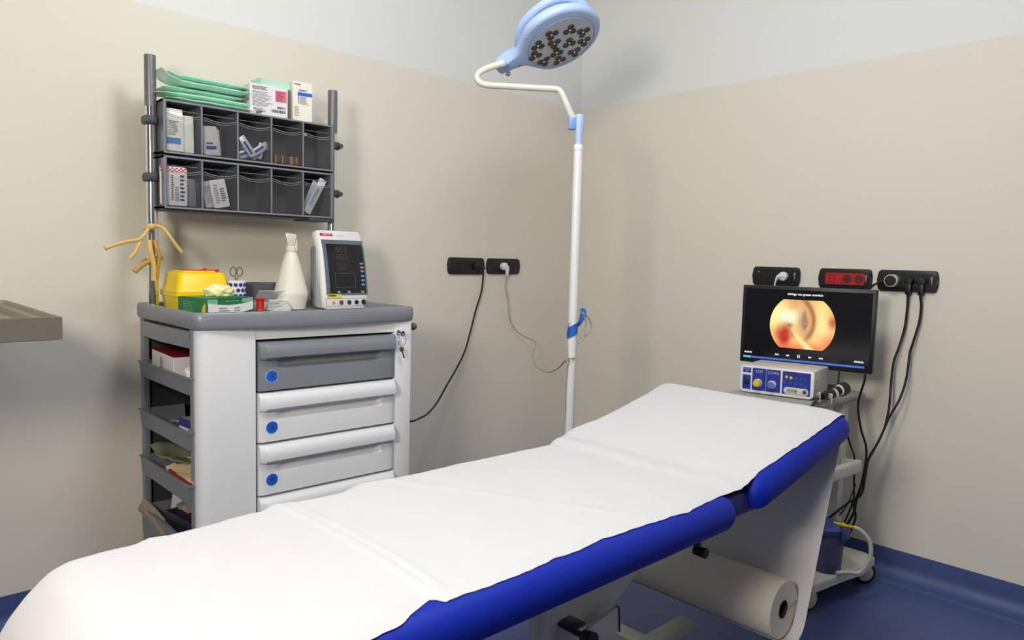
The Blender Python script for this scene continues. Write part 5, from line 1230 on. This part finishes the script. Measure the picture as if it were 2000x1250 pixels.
for i, p in enumerate(dense):
    tg = (dense[min(i + 1, ND - 1)] - dense[max(i - 1, 0)]).normalized(); nn = V((-tg.z, 0, tg.x))
    if nn.z < -0.001 and i < iR: nn = nn
    row = []
    on = 1.0 - sst(iR - 9, iR + 6, i)                 # 1 on the couch, 0 on the hanging part
    foot = 1 - sst(0, 1, (p.x + 2.84) / 0.12) if i < 40 else 0.0
    yn = lerpt(NEAR, p.x) + 0.004 * noise.noise(V((p.x * 14, 3.1, 0))) + 0.003 * noise.noise(V((p.x * 37, 8.1, 0)))
    ys = lerpt(FAR, p.x) - 0.014
    yn = yn * on + (-1.836) * (1 - on)
    yfr = (ys + 0.050) * on + (-1.240) * (1 - on)
    for j in range(NT + 1):
        v = j / NT; y = yn + (yfr - yn) * v
        h = 0.0
        if on > 0:
            e = max(0.0, y - ys); e2 = max(0.0, (BY0 + 0.040) - y)
            h -= (0.05 - math.sqrt(max(0, 0.05 ** 2 - min(e, 0.05) ** 2))) * 0.9 * on * (1 - foot)
            h -= (0.0415 - math.sqrt(max(0, 0.0415 ** 2 - min(e2, 0.0413) ** 2))) * (0.92 - 0.62 * sst(-1.15, -0.92, p.x)) * on * (1 - foot)
            wr = 0.0035 * noise.noise(V((p.x * 3.2, y * 4.5, 0.3))) + 0.0016 * noise.noise(V((p.x * 9, y * 6, 4.3)))
            wr += 0.0008 * noise.noise(V((p.x * 26, y * 14, 1.7)))
            cr = p.x + 2.36 - 0.02 * math.sin(v * 3); wr += 0.0030 * math.exp(-(cr / 0.006) ** 2) + 0.0022 * math.exp(-((cr - 0.020) / 0.006) ** 2) - 0.0012 * math.exp(-((cr - 0.010) / 0.006) ** 2)
            cr2 = p.x + 1.95 + 0.30 * (v - 0.5); wr += 0.0018 * math.exp(-(cr2 / 0.010) ** 2)
            cr3 = p.x + 2.62 - 0.35 * (v - 0.5); wr += 0.0026 * 0.6 * math.exp(-(cr3 / 0.012) ** 2)
            cr4 = p.x + 1.48; wr += 0.006 * math.exp(-(cr4 / 0.03) ** 2) * v
            wr += 0.002 * sst(0.86, 1.0, v) * noise.noise(V((p.x * 7, 5.5, 2)))
            h += (wr + 0.0045) * on * (0.12 + 0.88 * sst(0.0, 0.10, v)) - 0.0032 * on * (1 - sst(0.0, 0.06, v))
            if foot > 0: h += 0.02 * foot * noise.noise(V((y * 5, p.z * 4, 7))) + 0.012 * foot * math.sin(y * 26 + p.z * 6) * sst(0.62, 0.4, p.z)
        else:
            h += 0.004 * noise.noise(V((p.z * 3, y * 3, 2))) * sst(iR, iR + 12, i) * (1 - sst(ND - 16, ND - 6, i))
        yy = y
        if foot > 0: yy = -1.53 + (y + 1.53) * (1 - 0.06 * foot) - 0.05 * foot * sst(0.62, 0.3, p.z) * (v - 0.5)
        row.append(V((p.x, yy, p.z)) + nn * h)
    rings_p.append(row)
o_ = part('paper_sheet', MB().slab(lambda u, v: rings_p[round(u * (ND - 1))][round(v * NT)], ND - 1, NT, 0.0012), M_PAPER, angle=80)
tag(o_, 'white couch paper spread over the blue couch and hanging down at its head end', 'paper sheet')

# ------------------------------------------------------------------ steel tray stand at the left edge
sx1, sy0, sy1, szt = -2.630, -0.74, -0.05, 1.042
t = thing('steel_tray_stand', 'brushed steel tray table reaching in at the left edge by the wall', 'tray stand', (-3.0, -0.40, 0))
r4 = lambda k, z, kb=0.0: [V((x, y, z)) for x, y in ((-3.30 + k, sy0 + k), (sx1 - k, sy0 + k), (sx1 - k, sy1 - k), (-3.30 + k, sy1 - k))]
part('tray', MB().loft([r4(0.012, szt - 0.055), r4(0.0, szt - 0.052), r4(0.0, szt), r4(0.004, szt + 0.001), r4(0.007, szt), r4(0.009, szt - 0.010), r4(0.028, szt - 0.013), r4(0.032, szt - 0.028)]), M_STEEL, t, angle=20)
part('post', MB().cyl((-3.0, -0.40, 0.05), (-3.0, -0.40, szt - 0.055), 0.02), M_CHROME, t)
part('base', MB().box((-3.28, -0.44, 0.03), (-2.74, -0.36, 0.06), 0.01, 2).box((-3.04, -0.68, 0.03), (-2.96, -0.12, 0.06), 0.01, 2), M_STEEL, t)
for x, y in ((-3.25, -0.40), (-2.78, -0.40), (-3.0, -0.65), (-3.0, -0.15)):
    part('caster', MB().cyl((x - 0.01, y, 0.02), (x + 0.01, y, 0.02), 0.02), M_RUBBER, t)

# ------------------------------------------------------------------ light
def area(name, loc, aim, size, power, col=(1, 1, 1), sy=None, spread=180):
    l = bpy.data.lights.new(name, 'AREA'); l.energy = power; l.color = col; l.size = size
    l.spread = math.radians(spread)
    if sy: l.shape = 'RECTANGLE'; l.size_y = sy
    o = bpy.data.objects.new(name, l); COL.objects.link(o); o.location = loc
    o.rotation_euler = (V(aim) - V(loc)).to_track_quat('-Z', 'Y').to_euler(); return o
def bulb(name, loc, power, col, r):
    l = bpy.data.lights.new(name, 'POINT'); l.energy = power; l.color = col; l.shadow_soft_size = r
    o = bpy.data.objects.new(name, l); COL.objects.link(o); o.location = loc; return o
area('wall_lamp_light', (-3.75, -2.22, 1.72), (0, -1.0, 1.45), 0.45, 38, (1.0, 0.93, 0.80))
bulb('ceiling_globe_light', (-1.95, -1.72, 2.50), 47, (0.92, 0.965, 1.0), 0.22)
w = bpy.data.worlds.new('world'); SC.world = w; w.use_nodes = True
w.node_tree.nodes['Background'].inputs[0].default_value = (0.5, 0.55, 0.6, 1); w.node_tree.nodes['Background'].inputs[1].default_value = 0.02
vs = SC.view_settings; vs.view_transform = 'Standard'; vs.look = 'None'; vs.gamma = 1.0; vs.exposure = 0.0; vs.use_curve_mapping = False
SC.cycles.max_bounces = 8
